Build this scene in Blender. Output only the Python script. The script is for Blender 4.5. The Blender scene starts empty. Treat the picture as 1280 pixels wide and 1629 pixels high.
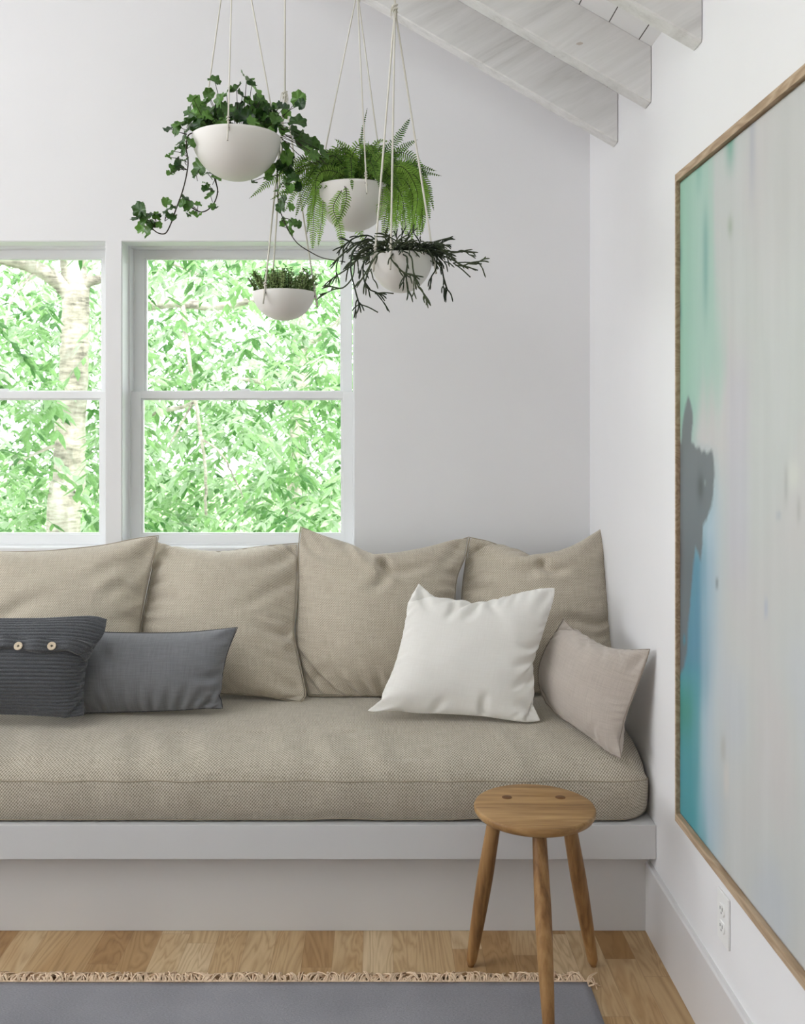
import bpy, bmesh, math, random
import numpy as np
from mathutils import Vector, Matrix, noise as mnoise

# ------------------------------------------------------------------ camera, light, exposure
SC = bpy.context.scene
COL = SC.collection
F = 1550.0; CX, CY = 600.0, 684.0; EYE = 1.45      # focal length in pixels, vanishing point, eye height
WX = 0.791                                          # right wall
YB = 3.627                                          # window wall

cam_d = bpy.data.cameras.new('camera'); cam = bpy.data.objects.new('camera', cam_d); COL.objects.link(cam)
cam.location = (0, 0, EYE); cam.rotation_euler = (math.pi/2, 0, 0)
cam_d.sensor_width = 36; cam_d.lens = F/1629*36
cam_d.shift_x = (640-CX)/1629; cam_d.shift_y = (CY-814.5)/1629
cam_d.clip_start = 0.05; cam_d.clip_end = 200
cam_d.dof.use_dof = True; cam_d.dof.focus_distance = 3.0; cam_d.dof.aperture_fstop = 8.0
SC.camera = cam

SKY = 5.5
w = bpy.data.worlds.new('world'); SC.world = w; w.use_nodes = True
bg = w.node_tree.nodes['Background']; bg.inputs[0].default_value = (0.94, 0.965, 1.0, 1); bg.inputs[1].default_value = SKY
sun_d = bpy.data.lights.new('sun', 'SUN'); sun = bpy.data.objects.new('sun', sun_d); COL.objects.link(sun)
sun_d.energy = 6.0; sun_d.angle = math.radians(2); sun_d.color = (1, 0.97, 0.9)
sun.rotation_euler = (math.radians(32), 0, math.radians(22))      # high, from behind the house, onto the trees outside

def area(name, loc, rot, sx, sy, power, color=(1, 1, 1)):
    d = bpy.data.lights.new(name, 'AREA'); o = bpy.data.objects.new(name, d); COL.objects.link(o)
    d.shape = 'RECTANGLE'; d.size = sx; d.size_y = sy; d.energy = power; d.color = color
    o.location = loc; o.rotation_euler = rot
    return o
# daylight through the large glazing of the left wall, then two area fills added inside the room
area('left_window_light', (-3.6, 1.2, 2.05), (0, math.radians(-84), 0), 1.7, 3.0, 18, (0.93, 0.96, 1.0))
area('high_fill', (-1.7, -1.9, 3.2), (math.radians(74), 0, 0), 2.6, 1.2, 5, (0.95, 0.96, 1.0))  # added soft fill high behind the camera; that wall has no window
sk = area('ridge_fill', (-1.75, 1.2, 3.55), (0, 0, 0), 2.2, 1.5, 34, (0.92, 0.955, 1.0))  # added overhead fill below the ridge; the ceiling has no opening there
sk.rotation_euler = Vector((0.45, 0.50, -0.75)).to_track_quat('-Z', 'Y').to_euler()

vs = SC.view_settings
vs.view_transform = 'Standard'; vs.look = 'None'; vs.exposure = 0.0; vs.gamma = 1; vs.use_curve_mapping = False
SC.cycles.max_bounces = 10; SC.cycles.diffuse_bounces = 5; SC.cycles.transparent_max_bounces = 16

# ------------------------------------------------------------------ helpers
def at(x, y, Y):
    return Vector(((x-CX)*Y/F, Y, EYE-(y-CY)*Y/F))
def lin(r, g=None, b=None):
    if g is None: g = b = r
    def c(v):
        v /= 255.0
        return v/12.92 if v <= 0.04045 else ((v+0.055)/1.055)**2.4
    return (c(r), c(g), c(b), 1)

def mesh_obj(name, verts, faces, mat, parent=None, smooth=True, uvs=None):
    me = bpy.data.meshes.new(name)
    me.from_pydata([tuple(v) for v in verts], [], [tuple(f) for f in faces])
    if mat: me.materials.append(mat)
    if uvs is not None:
        ul = me.uv_layers.new(name='UVMap')
        idx = np.empty(len(me.loops), dtype=np.int32); me.loops.foreach_get('vertex_index', idx)
        ul.data.foreach_set('uv', np.asarray(uvs, dtype=np.float32)[idx].ravel())
    if smooth: me.polygons.foreach_set('use_smooth', [True]*len(me.polygons))
    me.update()
    o = bpy.data.objects.new(name, me); COL.objects.link(o)
    if parent: o.parent = parent
    return o
def from_bm(name, bm, mat, parent=None, smooth=False):
    me = bpy.data.meshes.new(name); bmesh.ops.recalc_face_normals(bm, faces=bm.faces); bm.to_mesh(me); bm.free()
    if mat: me.materials.append(mat)
    if smooth: me.polygons.foreach_set('use_smooth', [True]*len(me.polygons))
    o = bpy.data.objects.new(name, me); COL.objects.link(o)
    if parent: o.parent = parent
    return o
def thing(name, label, cat, loc=(0, 0, 0), group=None):
    o = bpy.data.objects.new(name, None); COL.objects.link(o); o.location = loc; o.empty_display_size = 0.05
    o['label'] = label; o['category'] = cat
    if group: o['group'] = group
    return o
def tag(o, label, cat, group=None):
    o['label'] = label; o['category'] = cat
    if group: o['group'] = group
    return o
def struct(o, label=None):
    o['kind'] = 'structure'
    if label: o['label'] = label
    return o
def keep(o, parent):
    """parent a part built in world coordinates to its Empty"""
    o.parent = parent; o.matrix_parent_inverse = Matrix.Translation(parent.location).inverted()
    return o
def box(bm, x0, x1, y0, y1, z0, z1, bev=0.0, seg=2):
    v = [bm.verts.new(p) for p in ((x0,y0,z0),(x1,y0,z0),(x1,y1,z0),(x0,y1,z0),(x0,y0,z1),(x1,y0,z1),(x1,y1,z1),(x0,y1,z1))]
    fs = [bm.faces.new([v[i] for i in f]) for f in ((0,3,2,1),(4,5,6,7),(0,1,5,4),(1,2,6,5),(2,3,7,6),(3,0,4,7))]
    if bev:
        es = list({e for f in fs for e in f.edges})
        bmesh.ops.bevel(bm, geom=es, offset=bev, segments=seg, affect='EDGES', profile=0.6)
def box_obj(name, b, mat, parent=None, bev=0.0, seg=2):
    bm = bmesh.new(); box(bm, *b, bev=bev, seg=seg)
    return from_bm(name, bm, mat, parent)

class MB:
    """collects tubes and small surfaces into ONE mesh"""
    def __init__(s): s.v = []; s.f = []; s.c = []
    def add(s, vs, fs, col=None):
        n = len(s.v); s.v.extend([tuple(v) for v in vs]); s.f.extend([tuple(i+n for i in f) for f in fs])
        s.c.extend([col or (0.5, 0.5, 0.5)]*len(vs))
    def tube(s, pts, r, n=6, col=None, caps=True):
        pts = [Vector(p) for p in pts]
        if not hasattr(r, '__len__'): r = [r]*len(pts)
        vs = []; fs = []
        up = None
        for i, p in enumerate(pts):
            d = (pts[min(i+1, len(pts)-1)]-pts[max(i-1, 0)])
            if d.length < 1e-9: d = Vector((0, 0, 1))
            d.normalize()
            if up is None:
                up = Vector((0, 0, 1)) if abs(d.z) < 0.9 else Vector((1, 0, 0))
            a = d.cross(up)
            if a.length < 1e-6: a = d.orthogonal()
            a.normalize(); b = a.cross(d).normalized(); up = b
            for k in range(n):
                t = 2*math.pi*k/n
                vs.append(p+(a*math.cos(t)+b*math.sin(t))*r[i])
        for i in range(len(pts)-1):
            for k in range(n):
                k2 = (k+1) % n
                fs.append((i*n+k, i*n+k2, (i+1)*n+k2, (i+1)*n+k))
        if caps:
            fs.append(tuple(range(n))[::-1]); m = (len(pts)-1)*n; fs.append(tuple(m+k for k in range(n)))
        s.add(vs, fs, col)
    def build(s, name, mat, parent=None, smooth=True):
        o = mesh_obj(name, s.v, s.f, mat, None, smooth)
        a = o.data.color_attributes.new('tint', 'FLOAT_COLOR', 'POINT')
        arr = np.ones((len(s.c), 4), dtype=np.float32); arr[:, :3] = np.asarray(s.c, dtype=np.float32)
        a.data.foreach_set('color', arr.ravel())
        if parent: keep(o, parent)
        return o
def spline(pts, n=8):
    """Catmull-Rom through points"""
    P = [Vector(p) for p in pts]; P = [P[0]*2-P[1]]+P+[P[-1]*2-P[-2]]
    out = []
    for i in range(1, len(P)-2):
        for k in range(n):
            t = k/n; a, b, c, d = P[i-1], P[i], P[i+1], P[i+2]
            out.append(0.5*((2*b)+(c-a)*t+(2*a-5*b+4*c-d)*t*t+(3*b-a-3*c+d)*t**3))
    out.append(P[-2]); return out

# ------------------------------------------------------------------ materials
class NT:
    def __init__(s, name):
        s.m = bpy.data.materials.new(name); s.m.use_nodes = True; s.t = s.m.node_tree
        s.b = s.t.nodes['Principled BSDF']; s.out = s.t.nodes['Material Output']
        s.b.inputs['Specular IOR Level'].default_value = 0.3
    def n(s, typ, **kw):
        nd = s.t.nodes.new(typ)
        for k, v in kw.items():
            if hasattr(nd, k) and k not in nd.inputs: setattr(nd, k, v)
            else: nd.inputs[k].default_value = v
        return nd
    def l(s, a, b): s.t.links.new(a, b)
    def math(s, op, a, b=None, c=None):
        nd = s.t.nodes.new('ShaderNodeMath'); nd.operation = op
        for i, v in enumerate((a, b, c)):
            if v is None: continue
            if isinstance(v, (int, float)): nd.inputs[i].default_value = v
            else: s.l(v, nd.inputs[i])
        return nd.outputs[0]
    def ramp(s, fac, stops):
        nd = s.t.nodes.new('ShaderNodeValToRGB'); r = nd.color_ramp
        while len(r.elements) < len(stops): r.elements.new(0.5)
        for e, (p, c) in zip(r.elements, stops): e.position = p; e.color = c
        s.l(fac, nd.inputs[0]); return nd.outputs[0]
    def mix(s, fac, a, b, mode='MIX'):
        nd = s.t.nodes.new('ShaderNodeMix'); nd.data_type = 'RGBA'; nd.blend_type = mode
        for sock, v in ((nd.inputs[0], fac), (nd.inputs[6], a), (nd.inputs[7], b)):
            if isinstance(v, (int, float, tuple)): sock.default_value = v
            else: s.l(v, sock)
        return nd.outputs[2]
    def bump(s, h, strength=0.3, dist=0.002):
        nd = s.t.nodes.new('ShaderNodeBump'); nd.inputs['Strength'].default_value = strength; nd.inputs['Distance'].default_value = dist
        s.l(h, nd.inputs['Height']); s.l(nd.outputs[0], s.b.inputs['Normal']); return nd
    def coords(s, which='Object', scale=(1, 1, 1), rot=(0, 0, 0)):
        tc = s.t.nodes.new('ShaderNodeTexCoord'); mp = s.t.nodes.new('ShaderNodeMapping')
        if rot != (0, 0, 0):
            m0 = s.t.nodes.new('ShaderNodeMapping'); m0.inputs['Rotation'].default_value = rot
            s.l(tc.outputs[which], m0.inputs[0]); src = m0.outputs[0]
        else: src = tc.outputs[which]
        mp.inputs['Scale'].default_value = scale
        s.l(src, mp.inputs[0]); return mp.outputs[0]
    def noise(s, vec, scale, detail=3, rough=0.5, dist=0.0):
        nd = s.n('ShaderNodeTexNoise'); nd.inputs['Scale'].default_value = scale; nd.inputs['Detail'].default_value = detail
        nd.inputs['Roughness'].default_value = rough; nd.inputs['Distortion'].default_value = dist
        s.l(vec, nd.inputs['Vector']); return nd.outputs[0]

def paint_mat(name, col, rough=0.6, bump=0.05, spec=0.3):
    t = NT(name); v = t.coords()
    n1 = t.noise(v, 3, 3); c = t.mix(n1, tuple(x*0.97 for x in col[:3])+(1,), tuple(min(1, x*1.02) for x in col[:3])+(1,))
    t.l(c, t.b.inputs['Base Color']); t.b.inputs['Roughness'].default_value = rough
    t.b.inputs['Specular IOR Level'].default_value = spec
    t.bump(t.noise(v, 350, 2), bump, 0.001); return t.m
M_wall = paint_mat('wall_paint', (0.815, 0.81, 0.82, 1), 0.75)
M_trim = paint_mat('gloss_trim_paint', (0.84, 0.85, 0.86, 1), 0.35, 0.02, 0.5)
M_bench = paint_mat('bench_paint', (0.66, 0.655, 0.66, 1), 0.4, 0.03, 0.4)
M_base = paint_mat('baseboard_paint', (0.70, 0.69, 0.695, 1), 0.35, 0.02, 0.5)
M_plate = paint_mat('outlet_plastic', (0.85, 0.85, 0.84, 1), 0.35, 0.0)
M_dark = paint_mat('dark_slot', (0.03, 0.03, 0.03, 1), 0.6, 0.0)

def weave_mat(name, cl, cd, pitch=0.0052, contrast=0.8, slub=0.25, rough=0.95, twill=True, bump=0.5):
    t = NT(name)
    s = 0.3142/pitch
    a = t.n('ShaderNodeTexWave'); a.inputs['Scale'].default_value = s; a.inputs['Distortion'].default_value = 0.4
    a.inputs['Detail'].default_value = 1; a.inputs['Detail Scale'].default_value = 0.6
    t.l(t.coords('UV', rot=(0, 0, math.radians(38))), a.inputs['Vector'])
    b = t.n('ShaderNodeTexWave'); b.inputs['Scale'].default_value = s*(0.8 if twill else 1.0)
    t.l(t.coords('UV', rot=(0, 0, math.radians(-48 if twill else -52))), b.inputs['Vector'])
    h = t.math('ADD', t.math('MULTIPLY', a.outputs['Fac'], 0.65), t.math('MULTIPLY', b.outputs['Fac'], 0.35))
    sl = t.noise(t.coords('UV', (18, 260, 1)), 1.0, 3); sl2 = t.noise(t.coords('UV', (260, 18, 1)), 1.0, 3)
    fac = t.math('ADD', t.math('MULTIPLY', t.math('SUBTRACT', h, 0.5), contrast), 0.5)
    fac = t.math('ADD', fac, t.math('MULTIPLY', t.math('SUBTRACT', t.math('ADD', sl, sl2), 1.0), slub*2))
    c = t.ramp(fac, [(0.0, cd), (1.0, cl)])
    t.l(c, t.b.inputs['Base Color']); t.b.inputs['Roughness'].default_value = rough
    t.b.inputs['Specular IOR Level'].default_value = 0.1
    t.b.inputs['Sheen Weight'].default_value = 0.3; t.b.inputs['Sheen Roughness'].default_value = 0.5
    t.bump(h, bump, 0.0012); return t.m
M_taupe = weave_mat('taupe_twill', lin(224, 215, 199), lin(144, 132, 114))
M_taupe_mat = weave_mat('taupe_twill_mattress', lin(218, 210, 195), lin(124, 114, 96), pitch=0.0062, contrast=0.95)
M_pipe = paint_mat('taupe_piping', lin(168, 157, 139), 0.9, 0.1, 0.1)
M_white_linen = weave_mat('white_linen', lin(242, 240, 236), lin(226, 223, 217), pitch=0.0016, contrast=0.4, slub=0.25, bump=0.15)
M_greige = weave_mat('greige_linen', lin(200, 190, 181), lin(164, 154, 145), pitch=0.0022, contrast=0.5, slub=0.3, bump=0.3)
M_grey = weave_mat('charcoal_linen', lin(140, 141, 145), lin(98, 99, 103), pitch=0.0022, contrast=0.5, slub=0.3, bump=0.3)

t = NT('knitted_wool'); v = t.coords('UV')
n1 = t.noise(v, 420, 2, 0.7); n2 = t.noise(t.coords('UV', (60, 500, 1)), 1, 2)
c = t.ramp(t.math('ADD', t.math('MULTIPLY', n1, 0.7), t.math('MULTIPLY', n2, 0.3)), [(0.3, lin(60, 61, 64)), (0.6, lin(96, 98, 102)), (0.8, lin(165, 167, 170))])
t.l(c, t.b.inputs['Base Color']); t.b.inputs['Roughness'].default_value = 1; t.b.inputs['Sheen Weight'].default_value = 0.3
t.b.inputs['Specular IOR Level'].default_value = 0.05
t.bump(n1, 0.6, 0.002); M_knit = t.m

def wood_mat(name, stops, axis='X', gs=1.0, rough=0.45, rings=14, knots=True, rot=(0, 0, 0), kcol=None):
    t = NT(name)
    sc = {'X': (0.8, 9, 9), 'Y': (9, 0.8, 9), 'Z': (9, 9, 0.8)}[axis]
    v = t.coords('Object', tuple(k*gs for k in sc), rot)
    n0 = t.noise(v, 1.0, 4, 0.55, 0.6)
    wv = t.math('FRACT', t.math('MULTIPLY', n0, rings))
    fine = t.noise(t.coords('Object', tuple(k*gs*14 for k in sc), rot), 1.0, 3, 0.7)
    tri = t.math('ABSOLUTE', t.math('SUBTRACT', t.math('MULTIPLY', wv, 2), 1))
    f = t.math('ADD', t.math('MULTIPLY', tri, 0.35), t.math('ADD', t.math('MULTIPLY', fine, 0.45), t.math('MULTIPLY', t.noise(v, 0.5, 2), 0.3)))
    c = t.ramp(f, stops)
    if knots:
        vo = t.n('ShaderNodeTexVoronoi'); vo.inputs['Scale'].default_value = 6*gs
        t.l(t.coords('Object', {'X': (0.4, 1, 1), 'Y': (1, 0.4, 1), 'Z': (1, 1, 0.4)}[axis]), vo.inputs['Vector'])
        k = t.math('LESS_THAN', t.math('ADD', vo.outputs['Distance'], t.math('MULTIPLY', fine, 0.04)), 0.095 if kcol is None else 0.055)
        c = t.mix(t.math('MULTIPLY', k, 0.55), c, kcol or tuple(x*0.35 for x in stops[0][1][:3])+(1,))
    t.l(c, t.b.inputs['Base Color']); t.b.inputs['Roughness'].default_value = rough
    t.bump(f, 0.12, 0.001); return t.m
M_stool = wood_mat('oiled_oak', [(0.25, lin(112, 80, 46)), (0.5, lin(152, 115, 72)), (0.8, lin(182, 146, 98))], 'X', 0.9, 0.42, 6)
M_leg = wood_mat('oiled_oak_leg', [(0.25, lin(102, 70, 40)), (0.5, lin(142, 104, 64)), (0.8, lin(172, 134, 88))], 'Z', 0.9, 0.45, 6)
M_peg = wood_mat('peg_end_grain', [(0.2, lin(88, 56, 28)), (0.8, lin(120, 80, 42))], 'X', 3, 0.5, knots=False)
M_frame = wood_mat('pale_oak_frame', [(0.2, lin(140, 116, 92)), (0.5, lin(168, 144, 118)), (0.8, lin(190, 168, 142))], 'Y', 1.0, 0.6, knots=False)
M_rafter = wood_mat('whitewashed_rafter', [(0.2, lin(200, 198, 195)), (0.45, lin(220, 219, 217)), (0.8, lin(232, 231, 230))], 'X', 0.9, 0.75, 4, knots=True, rot=(0, math.radians(30), 0), kcol=lin(176, 156, 134))

# floor: oak strips running towards the window wall
t = NT('oak_floor'); tc = t.n('ShaderNodeTexCoord'); sp = t.n('ShaderNodeSeparateXYZ'); t.l(tc.outputs['Object'], sp.inputs[0])
PW = 0.083
xi = t.math('DIVIDE', t.math('ADD', sp.outputs[0], 10.0), PW); xid = t.math('FLOOR', xi); xf = t.math('FRACT', xi)
wn = t.n('ShaderNodeTexWhiteNoise', noise_dimensions='1D'); t.l(xid, wn.inputs['W'])
yy = t.math('DIVIDE', t.math('ADD', sp.outputs[1], t.math('MULTIPLY', wn.outputs['Value'], 7.0)), 0.62); yid = t.math('FLOOR', yy); yf = t.math('FRACT', yy)
cb = t.n('ShaderNodeCombineXYZ'); t.l(xid, cb.inputs[0]); t.l(yid, cb.inputs[1])
wn2 = t.n('ShaderNodeTexWhiteNoise', noise_dimensions='3D'); t.l(cb.outputs[0], wn2.inputs['Vector'])
rnd = wn2.outputs['Value']
tone = t.ramp(rnd, [(0.0, lin(160, 124, 84)), (0.3, lin(180, 148, 108)), (0.65, lin(194, 166, 128)), (1.0, lin(212, 190, 158))])
off = t.n('ShaderNodeVectorMath', operation='SCALE'); t.l(wn2.outputs['Color'], off.inputs[0]); off.inputs['Scale'].default_value = 30
ad = t.n('ShaderNodeVectorMath', operation='ADD'); t.l(tc.outputs['Object'], ad.inputs[0]); t.l(off.outputs[0], ad.inputs[1])
mp = t.n('ShaderNodeMapping'); mp.inputs['Scale'].default_value = (10, 1.4, 1); t.l(ad.outputs[0], mp.inputs[0])
g0 = t.noise(mp.outputs[0], 1.0, 3, 0.5, 0.8)
gr = t.math('ABSOLUTE', t.math('SUBTRACT', t.math('MULTIPLY', t.math('FRACT', t.math('MULTIPLY', g0, 13)), 2), 1))
mp2 = t.n('ShaderNodeMapping'); mp2.inputs['Scale'].default_value = (160, 9, 1); t.l(ad.outputs[0], mp2.inputs[0])
g1 = t.noise(mp2.outputs[0], 1.0, 3, 0.7)
gg = t.math('ADD', t.math('MULTIPLY', gr, 0.5), t.math('MULTIPLY', g1, 0.5))
cc = t.mix(1.0, tone, t.ramp(gg, [(0.1, (0.66, 0.6, 0.52, 1)), (0.5, (0.92, 0.9, 0.87, 1)), (0.9, (1.06, 1.06, 1.05, 1))]), 'MULTIPLY')
mp3 = t.n('ShaderNodeMapping'); mp3.inputs['Scale'].default_value = (5, 1.2, 1); t.l(ad.outputs[0], mp3.inputs[0])
st = t.ramp(t.noise(mp3.outputs[0], 1.0, 2, 0.5, 0.5), [(0.55, (0, 0, 0, 1)), (0.72, (1, 1, 1, 1))])
cc = t.mix(t.math('MULTIPLY', st, 0.5), cc, lin(160, 120, 72))
gap = t.math('MAXIMUM', t.math('LESS_THAN', xf, 0.014), t.math('LESS_THAN', yf, 0.0022))
cc = t.mix(t.math('MULTIPLY', gap, 0.45), cc, lin(110, 84, 58))
t.l(cc, t.b.inputs['Base Color']); t.b.inputs['Roughness'].default_value = 0.5
t.bump(t.math('SUBTRACT', gg, gap), 0.15, 0.001); M_floor = t.m

# ceiling boards: painted white, open joints running towards the window wall
t = NT('ceiling_boards'); tc = t.n('ShaderNodeTexCoord'); sp = t.n('ShaderNodeSeparateXYZ'); t.l(tc.outputs['Object'], sp.inputs[0])
xf = t.math('FRACT', t.math('DIVIDE', t.math('ADD', sp.outputs[0], 9.972), 0.0865))
gn = t.noise(t.coords('Object', (3, 1.2, 3)), 1, 1)
gap = t.math('MULTIPLY', t.math('LESS_THAN', xf, 0.03), t.math('GREATER_THAN', gn, 0.40))
cc = t.mix(gap, (0.82, 0.82, 0.82, 1), (0.08, 0.075, 0.07, 1)); t.l(cc, t.b.inputs['Base Color']); t.b.inputs['Roughness'].default_value = 0.7
M_ceil = t.m

# glass, thin
t = NT('window_glass'); tr = t.n('ShaderNodeBsdfTransparent'); gl = t.n('ShaderNodeBsdfGlossy'); gl.inputs['Roughness'].default_value = 0.02
tr.inputs[0].default_value = (0.97, 0.985, 0.98, 1)
fr = t.n('ShaderNodeFresnel'); fr.inputs['IOR'].default_value = 1.25; mx = t.n('ShaderNodeMixShader')
t.l(fr.outputs[0], mx.inputs[0]); t.l(tr.outputs[0], mx.inputs[1]); t.l(gl.outputs[0], mx.inputs[2]); t.l(mx.outputs[0], t.out.inputs[0]); M_glass = t.m

def leaf_mat(name, c0, c1, trans=0.35, rough=0.5, spec=0.3, cm=None):
    t = NT(name); at_ = t.n('ShaderNodeAttribute'); at_.attribute_name = 'tint'
    sp = t.n('ShaderNodeSeparateColor'); t.l(at_.outputs['Color'], sp.inputs[0])
    n = t.noise(t.coords(), 60, 2); f = t.math('ADD', t.math('MULTIPLY', n, 0.35), t.math('MULTIPLY', sp.outputs[0], 0.75))
    c = t.ramp(f, [(0.15, c0), (0.85, c1)] if cm is None else [(0.15, c0), (0.5, cm), (0.9, c1)])
    t.l(c, t.b.inputs['Base Color']); t.b.inputs['Roughness'].default_value = rough; t.b.inputs['Specular IOR Level'].default_value = spec
    tl = t.n('ShaderNodeBsdfTranslucent'); t.l(c, tl.inputs[0]); mx = t.n('ShaderNodeMixShader'); mx.inputs[0].default_value = trans
    t.l(t.b.outputs[0], mx.inputs[1]); t.l(tl.outputs[0], mx.inputs[2]); t.l(mx.outputs[0], t.out.inputs[0]); return t.m
M_ivy = leaf_mat('ivy_leaf', (0.012, 0.05, 0.010, 1), (0.14, 0.31, 0.05, 1), 0.22, 0.32, 0.6)
M_fern = leaf_mat('fern_leaf', (0.03, 0.10, 0.012, 1), (0.30, 0.52, 0.08, 1), 0.3)
M_herb = leaf_mat('herb_leaf', (0.13, 0.23, 0.06, 1), (0.48, 0.62, 0.27, 1), 0.35)
M_rhip = leaf_mat('cactus_stem', (0.016, 0.026, 0.012, 1), (0.07, 0.09, 0.045, 1), 0.02, 0.5)
M_out = leaf_mat('outdoor_leaf', (0.035, 0.125, 0.025, 1), (0.42, 0.50, 0.38, 1), 0.4, cm=(0.19, 0.335, 0.125, 1))
M_vine = paint_mat('vine_stem', (0.035, 0.028, 0.018, 1), 0.7, 0)
M_soil = paint_mat('potting_soil', (0.05, 0.03, 0.018, 1), 1, 0.6)
M_rope = paint_mat('cotton_rope', lin(222, 218, 208), 0.9, 0.3)
M_bisque = paint_mat('bisque_porcelain', lin(232, 229, 225), 0.65, 0.1, 0.2)
t = NT('pale_bark'); v = t.coords('Object', (1, 1, 0.5)); n1 = t.noise(v, 5, 5, 0.7); n2 = t.noise(t.coords('Object', (1, 1, 5)), 12, 3)
t.l(t.ramp(t.math('ADD', t.math('MULTIPLY', n1, 0.6), t.math('MULTIPLY', n2, 0.4)), [(0.36, (0.10, 0.09, 0.075, 1)), (0.48, (0.34, 0.30, 0.26, 1)), (0.62, (0.52, 0.48, 0.44, 1))]), t.b.inputs['Base Color'])
t.b.inputs['Roughness'].default_value = 0.9; t.bump(n1, 0.5, 0.02); M_bark = t.m
M_lawn = paint_mat('lawn', (0.30, 0.45, 0.20, 1), 1, 0.5)

# ------------------------------------------------------------------ room shell
Z_EAVE = EYE+(684-148)*(F*WX/383.0)/F
SL = 0.58; RIDGE_X = -1.9; LX = -4.6; YF = -2.8
Z_RIDGE = Z_EAVE+SL*(WX-RIDGE_X)
struct(box_obj('floor', (LX-.1, WX+.15, YF, YB+.15, -.05, 0), M_floor))
# right wall
struct(box_obj('wall_right', (WX, WX+.15, YF, YB+.2, 0, Z_EAVE+.1), M_wall))
# back wall with the two window openings
W2 = (-0.9525, -0.084); W1 = (-1.880, -1.0105); WZ = (1.006, 2.154)
bm = bmesh.new(); TH = 0.2
def wall_piece(x0, x1, z0, z1): box(bm, x0, x1, YB, YB+TH, z0, z1)
for b in ((W2[1], WX, 0, Z_EAVE), (W1[1], W2[0], WZ[0], WZ[1]), (LX, W1[0], 0, Z_EAVE),
          (W1[0], W2[1], 0, WZ[0]), (W1[0], W2[1], WZ[1], Z_EAVE)): wall_piece(*b)
g = [(LX, Z_EAVE), (WX, Z_EAVE), (RIDGE_X, Z_RIDGE)]; 
vf = [bm.verts.new((x, YB, z)) for x, z in g]; vb = [bm.verts.new((x, YB+TH, z)) for x, z in g]
bm.faces.new(vf); bm.faces.new(vb[::-1])
struct(from_bm('wall_back', bm, M_wall))
# left wall: tall glazed openings stand along it, so only piers and the lintel are wall
bm = bmesh.new()
for y0, y1 in ((YF, -0.3), (3.1, YB)): box(bm, LX-.15, LX, y0, y1, 0, 2.5)
box(bm, LX-.15, LX, -.3, 3.1, 0, .8)
box(bm, LX-.15, LX, YF, YB, 2.5, Z_EAVE+.1)
struct(from_bm('wall_left', bm, M_wall))
bm = bmesh.new(); box(bm, LX, WX, YF-.15, YF, 0, Z_EAVE)
vf = [bm.verts.new((x, YF, z)) for x, z in g]; bm.faces.new(vf)
struct(from_bm('wall_front', bm, M_wall))
# ceiling: two pitched planes of boards with thickness
bm = bmesh.new()
zl = Z_RIDGE-SL*(RIDGE_X-LX)
for (xa, za, xb, zb) in ((WX+.2, Z_EAVE-SL*.2, RIDGE_X, Z_RIDGE), (RIDGE_X, Z_RIDGE, LX-.2, zl-SL*.2)):
    q = [(xa, za), (xb, zb), (xb, zb+.08), (xa, za+.08)]
    A = [bm.verts.new((x, YF-.2, z)) for x, z in q]; B = [bm.verts.new((x, YB+.9, z)) for x, z in q]
    bm.faces.new(A[::-1]); bm.faces.new(B)
    for i in range(4): bm.faces.new((A[i], A[(i+1) % 4], B[(i+1) % 4], B[i]))
struct(from_bm('ceiling', bm, M_ceil))
# rafters
RD = (226-148)*(F*WX/383.0)/F
def rafter(n, Y, x_hi=RIDGE_X+.0):
    bm = bmesh.new(); th = 0.062; ch = 0.004
    xe = WX-0.002
    def zt(x): return Z_EAVE+SL*(WX-x)-0.001
    prof = [(0, 0), (0, -RD+ch), (ch, -RD), (th-ch, -RD), (th, -RD+ch), (th, 0)]
    N = 60; rings = []
    for i in range(N+1):
        x = xe+(x_hi-xe)*i/N
        rings.append([bm.verts.new((x, Y+dy, zt(x)+dz+(0.0012*mnoise.noise(Vector((x*6, Y*9, k))) if dz else 0))) for k, (dy, dz) in enumerate(prof)])
    for a, b in zip(rings, rings[1:]):
        for k in range(len(prof)): bm.faces.new((a[k], a[(k+1) % 6], b[(k+1) % 6], b[k]))
    bm.faces.new(rings[0]); bm.faces.new(rings[-1][::-1])
    return struct(from_bm('trim_%d' % n, bm, M_rafter), 'whitewashed sloping ceiling rafter')
for i, dx in enumerate((383, 436, 517)): rafter(i+1, F*WX/dx)
rafter(4, 1.96); rafter(5, 1.55); rafter(6, 1.14)
# baseboard on the right wall, and behind-the-scenes base of the kick
bm = bmesh.new(); BT = 0.015; BZ = 0.2
prof = [(WX, 0), (WX-BT, 0), (WX-BT, BZ-.004), (WX-BT+.004, BZ), (WX, BZ)]
A = [bm.verts.new((x, YF, z)) for x, z in prof]; B = [bm.verts.new((x, 2.83, z)) for x, z in prof]
bm.faces.new(A); bm.faces.new(B[::-1])
for i in range(5): bm.faces.new((A[i], A[(i+1) % 5], B[(i+1) % 5], B[i]))
struct(from_bm('baseboard_right', bm, M_base))

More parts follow.
